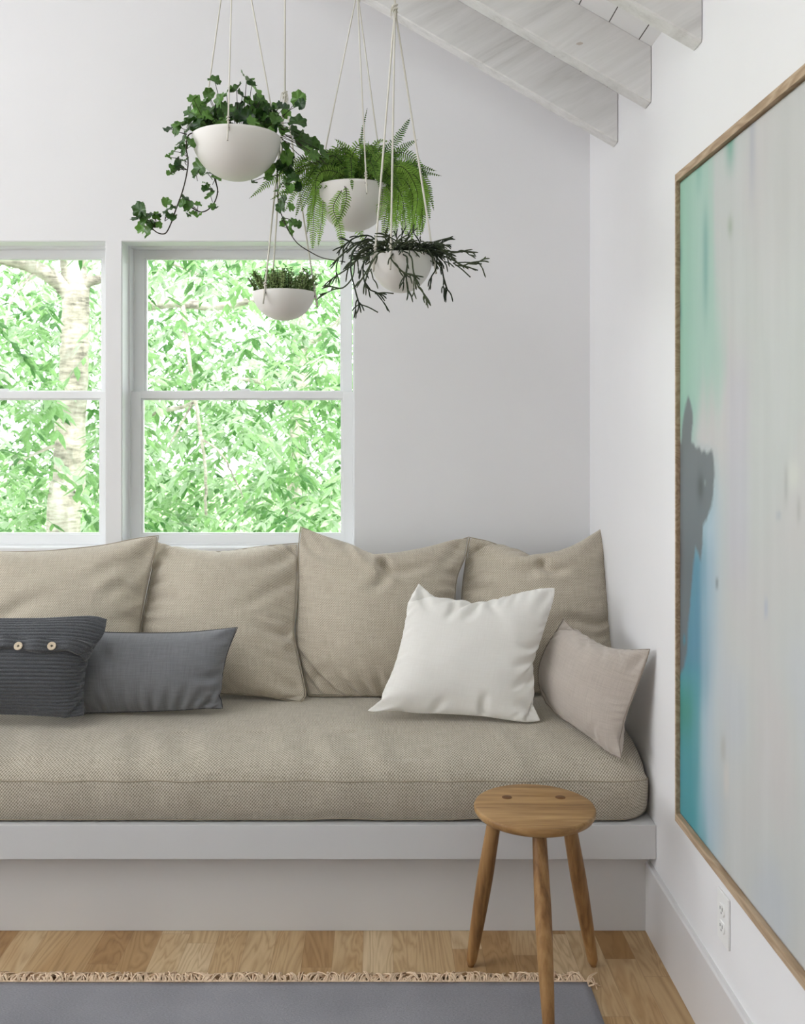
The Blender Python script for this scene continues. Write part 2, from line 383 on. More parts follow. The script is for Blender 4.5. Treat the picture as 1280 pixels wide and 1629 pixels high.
# windows
def frame_ring(bm, x0, x1, z0, z1, y0, y1, l, r, b, t_, bev=0.0015):
    box(bm, x0, x0+l, y0, y1, z0, z1, bev); box(bm, x1-r, x1, y0, y1, z0, z1, bev)
    box(bm, x0+l-.001, x1-r+.001, y0+.0005, y1-.0005, z0, z0+b, bev); box(bm, x0+l-.001, x1-r+.001, y0+.0005, y1-.0005, z1-t_, z1, bev)
def window(n, x0, x1):
    z0, z1 = WZ
    root = bpy.data.objects.new('window_%d' % n, None); COL.objects.link(root); root.location = ((x0+x1)/2, YB, z0); struct(root, 'white double hung window')
    bm = bmesh.new()                                        # jamb liner inside the opening
    frame_ring(bm, x0, x1, z0, z1, YB+.092, YB+.19, .010, .010, .012, .008)
    frame_ring(bm, x0, x1, z0, z1, YB+.004, YB+.0925, .003, .003, .006, .003, 0.0008)
    box(bm, x0+.010, x0+.014, YB+.137, YB+.15, z0, z1, 0.0005)
    keep(from_bm('window_frame', bm, M_trim), root)
    zm = EYE+(684-634)*(YB+.103)/F                           # underside of the meeting rail
    a0, a1 = x0+.010, x1-.010
    bm = bmesh.new(); y0 = YB+.100
    frame_ring(bm, a0, a1, z0+.008, zm+.027, y0, y0+.034, .038, .038, .036, .027)
    frame_ring(bm, a0+.036, a1-.036, z0+.042, zm+.002, y0+.008, y0+.026, .010, .010, .008, .008)
    lower = keep(from_bm('lower_sash', bm, M_trim), root)
    bm = bmesh.new(); y1 = YB+.140
    frame_ring(bm, a0+.004, a1-.004, zm-.002, z1-.008, y1, y1+.034, .038, .038, .03, .032)
    frame_ring(bm, a0+.040, a1-.040, zm+.026, z1-.036, y1+.008, y1+.026, .010, .010, .006, .008)
    upper = keep(from_bm('upper_sash', bm, M_trim), root)
    keep(box_obj('pane', (a0+.044, a1-.044, y0+.015, y0+.019, z0+.048, zm-.004), M_glass), root)
    keep(box_obj('pane', (a0+.048, a1-.048, y1+.015, y1+.019, zm+.030, z1-.042), M_glass), root)
    bm = bmesh.new()                                         # sash lock on the meeting rail
    xc = (x0+x1)/2
    box(bm, xc-.028, xc+.028, y0+.006, y0+.03, zm+.0272, zm+.032, .001); box(bm, xc-.006, xc+.03, y0+.01, y0+.02, zm+.032, zm+.038, .002)
    keep(from_bm('sash_lock', bm, M_trim), root)
window(1, *W1); window(2, *W2)

# ------------------------------------------------------------------ built-in bench
Y1 = 2.763; YK = 2.82; BX0 = -2.6
ZT = EYE-(1313-684)*Y1/F; ZU = EYE-(1367-684)*Y1/F
bench = thing('built_in_bench', 'white painted built-in bench under the windows with recessed kick panel', 'bench', (-.9, 3.1, 0))
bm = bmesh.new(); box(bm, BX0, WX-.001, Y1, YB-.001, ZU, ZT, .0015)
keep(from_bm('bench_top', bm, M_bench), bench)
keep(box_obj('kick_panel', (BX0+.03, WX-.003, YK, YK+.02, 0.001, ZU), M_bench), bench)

# ------------------------------------------------------------------ mattress
prof = [(3.60, .34), (2.80, ZT+.003), (2.780, ZT+.012), (2.768, .37), (2.764, .41), (2.768, .452), (2.786, .482), (2.825, .507), (2.90, .530), (3.0, .547), (3.15, .556), (3.4, .556), (3.56, .55), (3.60, .52), (3.61, .44), (3.60, .34)]
pp = []
for (a, b) in zip(prof[1:], prof[2:]): pp.append(a)
pp.append(prof[-1])
sp_ = spline([(0, y, z) for y, z in pp], 9)
PR = [(p.y, p.z) for p in sp_]
def mattress():
    xs = list(np.concatenate([np.linspace(-2.45, .60, 300), .60+.187*np.sin(np.linspace(0, math.pi/2, 40)[1:])]))
    XE = .787
    arc = [0]
    for a, b in zip(PR, PR[1:]): arc.append(arc[-1]+math.hypot(b[0]-a[0], b[1]-a[1]))
    V = []; UV = []; Fc = []
    cy, cz = 3.2, .44
    nP = len(PR)
    for i, x in enumerate(xs):
        d = min(1.0, (XE-x)/.10); e = math.sqrt(max(0, 1-(1-d)**2))        # rounded right end
        dl = min(1.0, (x+2.45)/.08); e = min(e, math.sqrt(max(0, 1-(1-dl)**2)))
        for j, (y, z) in enumerate(PR):
            inset = (1-e)*.075
            yy = y+(inset if y < cy else -inset)*min(1, abs(y-cy)/.25)
            zz = z-(inset*0.9 if z > .44 else -inset*0.35)*min(1, abs(z-.44)/.05)
            if z > .5:                                                      # soft crown and sitting dents
                zz += .010*mnoise.noise(Vector((x*1.3, y*1.6, 3.1)))+.0035*mnoise.noise(Vector((x*7, y*3, 1.7)))
            if y < 2.95 and z > .36:
                k = 1.0
                fold = mnoise.noise(Vector((x*9+z*3, y*1.5, 7.7)))
                yy += -.010*fold*min(1, (z-.36)/.06)
                zz += .007*mnoise.noise(Vector((x*14+y*4, 2.2, 5.0)))*(1 if z > .47 else .2)
            if z < .36: zz += max(0, .006*mnoise.noise(Vector((x*5, 0, 9.1))))
            V.append((x, yy, zz)); UV.append((x, arc[j]))
    for i in range(len(xs)-1):
        for j in range(nP-1):
            a = i*nP+j; Fc.append((a, a+nP, a+nP+1, a+1))
    Fc.append(tuple(range(nP))); m = (len(xs)-1)*nP; Fc.append(tuple(m+j for j in range(nP))[::-1])
    for i in range(len(xs)-1): Fc.append((i*nP, i*nP+nP-1, (i+1)*nP+nP-1, (i+1)*nP))
    root = thing('bench_mattress', 'long taupe twill mattress cushion lying on the white bench', 'mattress', (-.8, 3.2, ZT))
    o = mesh_obj('mattress_cover', V, Fc, M_taupe_mat, None, True, UV); keep(o, root)
    js = min(range(nP), key=lambda j: abs(PR[j][1]-.452)+(9 if PR[j][0] > 3 else 0))
    mb = MB(); mb.tube([Vector(V[i*nP+js])+Vector((0, -.0006, .0)) for i in range(0, len(xs))], .0016, 6)
    keep(mb.build('seam_stitch', M_pipe), root)
    jb = 1
    mb = MB(); mb.tube([Vector(V[i*nP+jb*7])+Vector((0, -.001, .0)) for i in range(0, len(xs))], .0022, 6)
    keep(mb.build('piping', M_pipe), root)
mattress()

# ------------------------------------------------------------------ pillows: cloth relaxed over a sewn outline
def resample(pts, n):
    P = np.array([tuple(p) for p in pts], float); d = np.r_[0, np.cumsum(np.linalg.norm(np.diff(P, axis=0), axis=1))]
    s = np.linspace(0, d[-1], n); return np.stack([np.interp(s, d, P[:, k]) for k in range(3)], 1), d[-1]
def smooth_side(pts, k=6): return spline(pts, k)
def relax(P, ru, rv, nrm, thick, rng, steps=110, iters=10, press=1.0, bend=0.12, seedamp=.004):
    n, m, _ = P.shape
    u = np.linspace(0, 1, n)[:, None]; v = np.linspace(0, 1, m)[None, :]
    bump = (16*u*(1-u)*v*(1-v))**.6
    nz = rng.normal(size=(n, m)); 
    for _ in range(3): nz[1:-1, 1:-1] = (nz[1:-1, 1:-1]+nz[:-2, 1:-1]+nz[2:, 1:-1]+nz[1:-1, :-2]+nz[1:-1, 2:])/5
    P = P+nrm*(thick*.8*bump+nz*seedamp*np.minimum(1, bump*3))[..., None]
    X = P.copy(); V = np.zeros_like(X)
    rd = math.hypot(ru, rv)
    def con(a, b, L, k, comp):
        A = X[a]; B = X[b]; d = B-A; ln = np.linalg.norm(d, axis=-1, keepdims=True)+1e-9
        df = (ln-L)/ln
        if comp < 1: df = np.where(df < 0, df*comp, df)
        c = d*df*.5*k; X[a] = A+c; X[b] = B-c
    s = slice
    def pairs(di, dj, par_axis, par):
        # index pairs (i,j)-(i+di,j+dj), coloured by parity so that updates do not clash
        st = max(abs(di), abs(dj))*2
        i0 = np.arange(n-di); j0 = np.arange(max(0, -dj), m-max(0, dj))
        if par_axis == 0: i0 = i0[(i0 % (2*di)) < di] if par == 0 else i0[(i0 % (2*di)) >= di]
        else: j0 = j0[(j0 % (2*abs(dj))) < abs(dj)] if par == 0 else j0[(j0 % (2*abs(dj))) >= abs(dj)]
        I, J = np.meshgrid(i0, j0, indexing='ij'); return (I, J), (I+di, J+dj)
    cons = []
    for par in (0, 1):
        cons.append((*pairs(1, 0, 0, par), ru, 1.0, .9)); cons.append((*pairs(0, 1, 1, par), rv, 1.0, .9))
        cons.append((*pairs(1, 1, 0, par), rd, .35, .6)); cons.append((*pairs(1, -1, 0, par), rd, .35, .6))
        cons.append((*pairs(2, 0, 0, par), 2*ru, bend, 1)); cons.append((*pairs(0, 2, 1, par), 2*rv, bend, 1))
    B = P.copy(); mask = np.zeros((n, m), bool); mask[0] = mask[-1] = True; mask[:, 0] = mask[:, -1] = True
    pin = P[mask].copy(); h = ru*.5*press
    for it in range(steps):
        Nn = np.zeros_like(X)
        a = X[2:, 1:-1]-X[:-2, 1:-1]; b = X[1:-1, 2:]-X[1:-1, :-2]; c = np.cross(a, b); c /= (np.linalg.norm(c, axis=-1, keepdims=True)+1e-12)
        sg = np.sign((c*nrm).sum(-1).mean()); Nn[1:-1, 1:-1] = c*sg
        Xo = X.copy()
        f = 1.0 if it < steps*.8 else .5
        X += V*.82+Nn*h*.12*f
        for _ in range(iters):
            for (aa, bb, L, k, cp) in cons: con(aa, bb, L, k, cp)
            X[mask] = pin
        V = X-Xo
    off = ((X-P0_plane(P, nrm, mask))*nrm).sum(-1) if False else None
    return X
def P0_plane(*a): return 0
def pillow(name, label, mat, sides, plane, res=(58, 58), fac=(1.10, 1.10), thick=.10, back=.8, seed=1, group=None, category='cushion',
           pipe=None, seg=6, displace=None, bend=.12, subdiv=1, part_name='cover', press=1.0, folds=(), soft=.0055):
    """sides: top (left-right), bottom (left-right), left (top-bottom), right (top-bottom) as reference outline points;
    plane: (point, normal) of the sewn seam."""
    p0, nr = Vector(plane[0]), Vector(plane[1]).normalized()
    eye = Vector((0, 0, EYE))
    def hit(x, y):
        d = at(x, y, 1.0)-eye; tt = (p0-eye).dot(nr)/d.dot(nr); return eye+d*tt
    T, Bo, L, R = [smooth_side([hit(*q) for q in s]) for s in sides]
    n, m = res
    T, lt = resample(T, n); Bo, lb = resample(Bo, n); L, ll = resample(L, m); R, lr = resample(R, m)
    u = np.linspace(0, 1, n)[:, None, None]; v = np.linspace(0, 1, m)[None, :, None]
    Pc = (1-v)*T[:, None]+v*Bo[:, None]+(1-u)*L[None]+u*R[None]-((1-u)*(1-v)*T[0]+u*(1-v)*T[-1]+(1-u)*v*Bo[0]+u*v*Bo[-1])
    ru = fac[0]*(lt+lb)/2/(n-1); rv = fac[1]*(ll+lr)/2/(m-1)
    nv = np.array(nr); rng = np.random.default_rng(seed)
    base = (Pc*nv).sum(-1, keepdims=True)
    Xf = relax(Pc, ru, rv, nv, thick, rng, bend=bend, press=press)
    Xb = relax(Pc, ru, rv, -nv, thick, np.random.default_rng(seed+50), steps=60, iters=8, bend=.3)
    d0 = float((np.array(p0)*nv).sum())
    def clampT(X, sgn, T_):
        h = ((X*nv).sum(-1)-d0)*sgn; mx = h.max()
        k = T_/mx if mx > T_ else 1.0
        return X+(nv*sgn)*((k-1)*h)[..., None]
    Xf = clampT(Xf, 1, thick); Xb = clampT(Xb, -1, thick*back)
    Xb[..., 0] = np.minimum(Xb[..., 0], WX-.002); Xb[..., 1] = np.minimum(Xb[..., 1], YB-.003)
    gu, gv = np.meshgrid(np.linspace(0, 1, n), np.linspace(0, 1, m), indexing='ij')
    edge = np.minimum(1, 16*np.minimum(np.minimum(gu, 1-gu), np.minimum(gv, 1-gv)))
    sx = CX+F*Xf[..., 0]/Xf[..., 1]; sy = CY-F*(Xf[..., 2]-EYE)/Xf[..., 1]
    dsp = np.zeros((n, m))
    for i in range(n):
        for j in range(m):
            q = Xf[i, j]; dsp[i, j] = soft*(1.0*mnoise.noise(Vector((q[0]*7+seed, q[2]*9, seed)))+.5*mnoise.noise(Vector((q[0]*16+q[2]*9, q[2]*20, seed+3))))
    for (pl, wd, am) in folds:
        wd *= 1.45; am *= 2.0
        PL = np.array([tuple(q)[:2] for q in spline([(a, b, 0) for a, b in pl], 8)]); best = np.full((n, m), 1e9); par = np.zeros((n, m))
        for k in range(len(PL)-1):
            ax, ay = PL[k]; bx, by = PL[k+1]; L2 = (bx-ax)**2+(by-ay)**2+1e-9
            tt = np.clip(((sx-ax)*(bx-ax)+(sy-ay)*(by-ay))/L2, 0, 1); dd = np.hypot(sx-ax-tt*(bx-ax), sy-ay-tt*(by-ay))
            up = dd < best; best[up] = dd[up]; par[up] = ((k+tt)/(len(PL)-1))[up]
        z = (best/wd)**2; dsp += am*(1-1.1*z)*np.exp(-z)*np.clip((1-par)*1.6, 0, 1)
    Xf = Xf+nv*(dsp*edge)[..., None]
    verts = list(map(tuple, Xf.reshape(-1, 3))); uvs = [(i*ru, j*rv) for i in range(n) for j in range(m)]
    idx = lambda i, j: i*m+j
    faces = [(idx(i, j), idx(i+1, j), idx(i+1, j+1), idx(i, j+1)) for i in range(n-1) for j in range(m-1)]
    bi = {}
    for i in range(n):
        for j in range(m):
            if 0 < i < n-1 and 0 < j < m-1: bi[i, j] = len(verts); verts.append(tuple(Xb[i, j])); uvs.append((i*ru+1.3, j*rv))
            else: bi[i, j] = idx(i, j)
    faces += [(bi[i, j], bi[i, j+1], bi[i+1, j+1], bi[i+1, j]) for i in range(n-1) for j in range(m-1)]
    ctr = Vector(Pc.reshape(-1, 3).mean(0)); zmin = min(v_[2] for v_ in verts)
    root = thing(name, label, category, (ctr.x, ctr.y, zmin), group)
    o = mesh_obj(part_name, verts, faces, mat, None, True, uvs); keep(o, root)
    bmm = bmesh.new(); bmm.from_mesh(o.data); bmesh.ops.recalc_face_normals(bmm, faces=bmm.faces); bmm.to_mesh(o.data); bmm.free()
    md = o.modifiers.new('smooth', 'SUBSURF'); md.levels = subdiv; md.render_levels = subdiv
    if pipe:
        loop = [Vector(p) for p in list(T)+list(R)[1:]+list(Bo)[::-1][1:]+list(L)[::-1][1:]]
        mb = MB(); mb.tube(loop, pipe[1], 6, caps=False); keep(mb.build('piping', pipe[0]), root)
    return root, Xf, (p0, nr, hit)

def plane_from(a, b, c):
    a, b, c = Vector(a), Vector(b), Vector(c); n = (b-a).cross(c-a).normalized()
    if n.y > 0: n = -n
    return (a, n)
PIPE = (M_pipe, .0019)
# back cushions, left to right
pillow('back_cushion', 'big taupe cushion at the left end, its right corner overlapping its neighbour', M_taupe,
  [[(-60, 868), (-20, 877), (60, 877), (110, 873), (165, 867), (215, 857), (252, 852)],
   [(-58, 1110), (40, 1116), (130, 1116), (228, 1108)],
   [(-60, 868), (-52, 980), (-58, 1110)],
   [(252, 852), (247, 880), (240, 905), (231, 945), (222, 1000), (222, 1060), (228, 1108)]],
  plane_from(at(-60, 1110, 3.27), at(228, 1110, 3.25), at(252, 852, 3.44)), thick=.10, seed=3, folds=[([(248, 866), (215, 890), (170, 905), (120, 930)], 11, -.011), ([(240, 895), (205, 915), (160, 945)], 10, -.008), ([(225, 950), (190, 935), (150, 960)], 9, -.007), ([(-10, 990), (40, 960), (90, 950)], 12, -.008), ([(224, 990), (195, 985), (170, 1000)], 9, -.006)], group='taupe back cushions', pipe=PIPE, fac=(1.09, 1.09))
pillow('back_cushion', 'big taupe cushion behind the grey lumbar pillow, second from left', M_taupe,
  [[(247, 862), (280, 872), (350, 878), (400, 871), (440, 867), (474, 864)],
   [(238, 1098), (300, 1102), (350, 1103), (415, 1107), (450, 1113), (477, 1118)],
   [(247, 862), (243, 900), (233, 950), (223, 1005), (226, 1050), (238, 1098)],
   [(474, 864), (473, 900), (471, 960), (467, 1000), (471, 1030), (481, 1075), (486, 1105), (477, 1118)]],
  plane_from(at(240, 1100, 3.26), at(477, 1110, 3.20), at(474, 864, 3.45)), thick=.10, seed=5, folds=[([(476, 868), (450, 888), (410, 900), (360, 905)], 10, -.009), ([(472, 925), (440, 935), (390, 960), (340, 965)], 9, -.006), ([(468, 1000), (450, 1008), (425, 1000), (395, 985)], 8, -.010), ([(470, 1018), (448, 1030), (420, 1022)], 7, .006), ([(250, 870), (275, 890), (310, 895)], 9, -.006), ([(480, 1108), (450, 1085), (415, 1070)], 9, -.007), ([(232, 960), (262, 955), (300, 970)], 9, -.004)], group='taupe back cushions', pipe=PIPE, fac=(1.10, 1.10))
pillow('back_cushion', 'big taupe cushion with dented top edge, directly behind white pillow\'s left side', M_taupe,
  [[(478, 838), (495, 845), (520, 859), (548, 863), (575, 875), (598, 895), (609, 898), (620, 893), (640, 887), (682, 879), (722, 863), (746, 854)],
   [(491, 1107), (540, 1107), (600, 1107), (680, 1107), (733, 1106)],
   [(478, 838), (475, 870), (474, 950), (471, 1010), (478, 1050), (487, 1092), (491, 1107)],
   [(746, 854), (740, 885), (727, 918), (723, 958), (722, 1010), (728, 1070), (733, 1106)]],
  plane_from(at(491, 1107, 3.24), at(733, 1107, 3.24), at(746, 854, 3.45)), thick=.105, seed=7, folds=[([(478, 842), (495, 870), (520, 885), (560, 890)], 8, -.010), ([(500, 850), (525, 872), (560, 868)], 6, -.007), ([(609, 897), (612, 912), (600, 930), (575, 942)], 8, -.012), ([(609, 897), (625, 908), (660, 905), (700, 890)], 7, -.010), ([(744, 858), (715, 885), (690, 915)], 8, -.007), ([(490, 1100), (505, 1075), (530, 1060)], 8, -.008), ([(724, 950), (700, 960), (670, 985)], 8, -.006), ([(560, 866), (575, 890), (600, 905)], 6, .006)], group='taupe back cushions', pipe=PIPE, fac=(1.09, 1.10))
pillow('back_cushion', 'big taupe cushion in the corner against the right wall, top edge notched', M_taupe,
  [[(747, 855), (775, 861), (804, 871), (835, 880), (852, 893), (864, 898), (885, 891), (913, 877), (940, 854), (963, 836)],
   [(738, 1095), (800, 1100), (900, 1100), (972, 1090)],
   [(747, 855), (740, 897), (735, 940), (733, 1000), (738, 1095)],
   [(963, 836), (966, 880), (969, 935), (972, 990), (974, 1040), (972, 1090)]],
  plane_from(at(738, 1095, 3.30), at(972, 1090, 3.26), at(747, 855, 3.50)), thick=.105, seed=11, folds=[([(864, 897), (872, 906), (895, 906), (925, 890)], 7, -.013), ([(860, 896), (845, 908), (815, 905), (780, 890)], 8, -.009), ([(750, 860), (770, 885), (810, 900)], 8, -.007), ([(964, 842), (945, 870), (920, 890)], 8, -.007), ([(972, 985), (945, 992), (905, 985), (870, 1000)], 8, -.010), ([(972, 1010), (950, 1012), (920, 1008)], 6, -.006), ([(738, 930), (765, 935), (795, 955)], 9, -.006)], group='taupe back cushions', pipe=PIPE, fac=(1.09, 1.10))
# scatter pillows
pillow('throw_pillow', 'square white linen pillow leaning on two taupe cushions', M_white_linen,
  [[(665, 926.5), (676, 936), (694, 952), (716, 960), (743, 957), (757, 963), (779, 957), (824, 943), (861, 935.5), (883, 934.5)],
   [(582, 1131), (600, 1132.5), (630, 1131), (661, 1135), (702, 1136), (755, 1139), (769, 1140), (804, 1145), (844, 1148.5), (861, 1147)],
   [(665, 926.5), (657, 950), (647, 980), (637, 1023), (625, 1064), (609, 1100), (604, 1116), (582, 1131)],
   [(883, 934.5), (880, 955), (869, 991), (858.6, 1023), (848, 1051.6), (849, 1080), (846, 1112), (855, 1135), (861, 1147)]],
  plane_from(at(582, 1131, 3.02), at(861, 1145, 2.99), at(665, 926, 3.17)), thick=.075, seed=13, folds=[([(667, 929), (675, 955), (690, 975)], 7, -.006), ([(757, 963), (752, 975), (735, 985)], 6, -.007), ([(722, 960), (718, 975), (705, 990)], 6, -.006), ([(779, 957), (785, 970), (800, 980)], 6, -.005), ([(859, 1023), (840, 1030), (820, 1022)], 6, -.007), ([(848, 1051), (832, 1055), (812, 1062)], 6, -.007), ([(848, 1080), (830, 1086), (812, 1098)], 6, -.006), ([(857, 1140), (838, 1125), (815, 1118)], 8, -.007), ([(770, 1138), (768, 1118), (775, 1100)], 6, -.007), ([(590, 1130), (615, 1120), (640, 1118)], 7, -.006), ([(882, 937), (862, 958), (848, 985)], 7, -.006), ([(690, 1134), (700, 1118), (715, 1110)], 7, -.004)], fac=(1.08, 1.08), res=(64, 60))
pillow('throw_pillow', 'greige linen pillow propped against the right wall at the bench end', M_greige,
  [[(896, 984.5), (909, 999), (925.6, 1011), (950, 1023), (974, 1032), (1000, 1034), (1033, 1033)],
   [(868, 1118), (890, 1140), (915, 1155), (942, 1176), (966, 1196), (988, 1207)],
   [(896, 984.5), (884, 1005), (868, 1030), (857, 1060), (857, 1090), (868, 1118)],
   [(1033, 1033), (1024, 1062), (1013, 1092), (998, 1131), (987, 1168), (985, 1186), (988, 1207)]],
  plane_from((.575, 3.14, .83), (.742, 2.80, .80), (.685, 2.765, .50)), thick=.062, seed=17, folds=[([(926, 1011), (930, 1025), (925, 1040)], 5, -.005), ([(950, 1023), (958, 1036), (955, 1052)], 5, -.005), ([(898, 986), (905, 1005), (915, 1020)], 6, -.006), ([(974, 1032), (985, 1045), (990, 1060)], 5, -.004), ([(1030, 1036), (1010, 1055), (995, 1075)], 7, -.005), ([(988, 1204), (975, 1180), (965, 1160)], 7, -.005), ([(942, 1176), (940, 1160), (948, 1145)], 5, -.004)], fac=(1.10, 1.07), pipe=(paint_mat('greige_piping', lin(148, 138, 128), .9, .1, .1), .0016), back=1.0)
pillow('throw_pillow', 'charcoal linen lumbar pillow between knitted pillow and taupe cushion', M_grey,
  [[(90, 1008), (140, 1004), (175, 1006), (240, 1007), (300, 1005.5), (350, 1001), (378, 998)],
   [(95, 1136), (150, 1134), (225, 1132), (280, 1130), (325, 1127), (354, 1127)],
   [(90, 1008), (95, 1070), (95, 1136)],
   [(378, 998), (371, 1014), (361, 1040), (354, 1070), (347.5, 1100), (352, 1115), (354, 1127)]],
  plane_from(at(95, 1136, 3.06), at(354, 1127, 3.06), at(378, 998, 3.13)), thick=.070, seed=19, folds=[([(377, 1000), (355, 1015), (330, 1022)], 7, -.006), ([(353, 1072), (330, 1078), (300, 1072)], 7, -.006), ([(350, 1125), (325, 1112), (295, 1108)], 7, -.007), ([(348, 1098), (325, 1100), (305, 1094)], 5, -.004), ([(140, 1006), (160, 1030), (175, 1060)], 9, -.005)], fac=(1.06, 1.10), pipe=(paint_mat('charcoal_piping', lin(84, 84, 87), .9, .1, .1), .0015), res=(70, 46))
# knitted pillow with real ribs
def knit_disp(X, nv, n, m):
    return X
KP_plane = plane_from(at(-60, 1136, 2.95), at(134, 1138, 2.95), at(169, 984, 3.03))
kroot, KX, (kp0, knr, khit) = pillow('throw_pillow', 'dark grey ribbed knitted pillow with two wooden buttons', M_knit,
  [[(-120, 980), (-60, 984), (0, 984), (75, 983.5), (120, 981), (150, 980), (170, 985)],
   [(-158, 1136), (-60, 1138), (0, 1136), (75, 1139), (110, 1141), (134, 1138)],
   [(-120, 980), (-130, 1060), (-158, 1136)],
   [(170, 985), (165, 1008), (150, 1030), (138, 1058), (134, 1085), (133, 1110), (134, 1138)]],
  KP_plane, thick=.075, seed=23, fac=(1.01, 1.10), res=(64, 44), subdiv=0, part_name='cover')
cov = [c for c in kroot.children if c.name.startswith('cover')][0]
def rib_mesh(o, X, nribs, nsub_u=3):
    """replace the front by a finely ribbed one"""
    n, m, _ = X.shape; N = (n-1)*nsub_u+1; Mm = nribs*8+1
    ui = np.linspace(0, n-1, N); vi = np.linspace(0, m-1, Mm)
    def cubic(A, q, axis):
        A = np.moveaxis(A, axis, 0); i = np.clip(np.floor(q).astype(int), 0, A.shape[0]-2); f = (q-i)[:, None, None]
        p0 = A[np.clip(i-1, 0, None)]; p1 = A[i]; p2 = A[i+1]; p3 = A[np.clip(i+2, None, A.shape[0]-1)]
        r = .5*((2*p1)+(p2-p0)*f+(2*p0-5*p1+4*p2-p3)*f**2+(3*p1-p0-3*p2+p3)*f**3)
        return np.moveaxis(r, 0, axis)
    Y = cubic(cubic(X, ui, 0), vi, 1)
    nrm = np.cross(np.gradient(Y, axis=0), np.gradient(Y, axis=1)); nrm /= (np.linalg.norm(nrm, axis=-1, keepdims=True)+1e-12)
    if (nrm*np.array(knr)).sum(-1).mean() < 0: nrm = -nrm
    uu = np.linspace(0, 1, N)[:, None]; vv = np.linspace(0, 1, Mm)[None, :]
    ph = vv*nribs*math.pi
    st = np.sin(uu*math.pi*110+np.floor(ph/math.pi)*1.7)
    amp = .0042*np.minimum(1, 8*np.minimum(uu, 1-uu)+.25)
    hgt = amp*(np.abs(np.sin(ph))**.7)*(1+.12*st)
    # overlapped flap
    Z = Y+nrm*hgt[..., None]
    return Z, nrm, N, Mm
Z, Zn, ZN, ZM = rib_mesh(cov, KX, 30)
v_flap = .36
old = cov.data
verts = list(map(tuple, Z.reshape(-1, 3))); ufl = KX.shape[0]*.006; 
uvs = [(i/(ZN-1)*.55, j/(ZM-1)*.30) for i in range(ZN) for j in range(ZM)]
faces = [(i*ZM+j, i*ZM+j+1, (i+1)*ZM+j+1, (i+1)*ZM+j) for i in range(ZN-1) for j in range(ZM-1)]
fr = mesh_obj('knit_front', verts, faces, M_knit, None, True, uvs); keep(fr, kroot)
# the coarse front is removed from the cover, the back stays
bmm = bmesh.new(); bmm.from_mesh(old); bmm.faces.ensure_lookup_table()
nf = (KX.shape[0]-1)*(KX.shape[1]-1)
bmesh.ops.delete(bmm, geom=[bmm.faces[i] for i in range(nf)], context='FACES'); bmm.to_mesh(old); bmm.free()
# flap: a second ribbed layer ending in a wavy rolled band below the buttons
def u_at(px, py):
    sxx = CX+F*Z[..., 0]/Z[..., 1]; syy = CY-F*(Z[..., 2]-EYE)/Z[..., 1]; return np.unravel_index(((sxx-px)**2+(syy-py)**2).argmin(), sxx.shape)[0]/(ZN-1)
UB = (u_at(32, 1031), u_at(84, 1031))
def flap():
    j_at = lambda v_: v_*(ZM-1)
    rows = []; NN = ZN
    nj = 70
    V = []; UVs = []
    for i in range(NN):
        u_ = i/(NN-1)
        lowv = .385+.018*math.sin(u_*19+.3)+(.10*max(0, (u_-.84)/.16)**1.3)
        for k in range(nj):
            v_ = .26+(lowv-.26)*k/(nj-1)
            jj = v_*(ZM-1); j0 = int(jj); f = jj-j0
            p = Z[i, j0]*(1-f)+Z[i, j0+1]*f if False else (Y_(i, v_))
            e = min(1, k/12.0); tail = (1-((k-(nj-8))/7.0)**2)**.5 if k > nj-8 else 1
            lift = -.001+(.012+.010*math.sin(math.pi*(u_-UB[0])/(UB[1]-UB[0]))**2)*e*tail*min(1, 12*(1-u_))
            V.append(tuple(p+Zn[i, min(ZM-1, int(v_*(ZM-1)))]*(lift+.0016*abs(math.sin(v_*30*math.pi))*(1 if k < nj-22 else .2)))); UVs.append((u_*.55, v_*.3))
    Fc = [(i*nj+k, i*nj+k+1, (i+1)*nj+k+1, (i+1)*nj+k) for i in range(NN-1) for k in range(nj-1)]
    return mesh_obj('flap', V, Fc, M_knit, None, True, UVs)
Zs = Z.copy()
for _ in range(6): Zs[:, 1:-1] = (Zs[:, :-2]+Zs[:, 1:-1]*2+Zs[:, 2:])/4
def Y_(i, v_):
    jj = v_*(ZM-1); j0 = int(jj); f = jj-j0; return Zs[i, j0]*(1-f)+Zs[i, min(j0+1, ZM-1)]*f

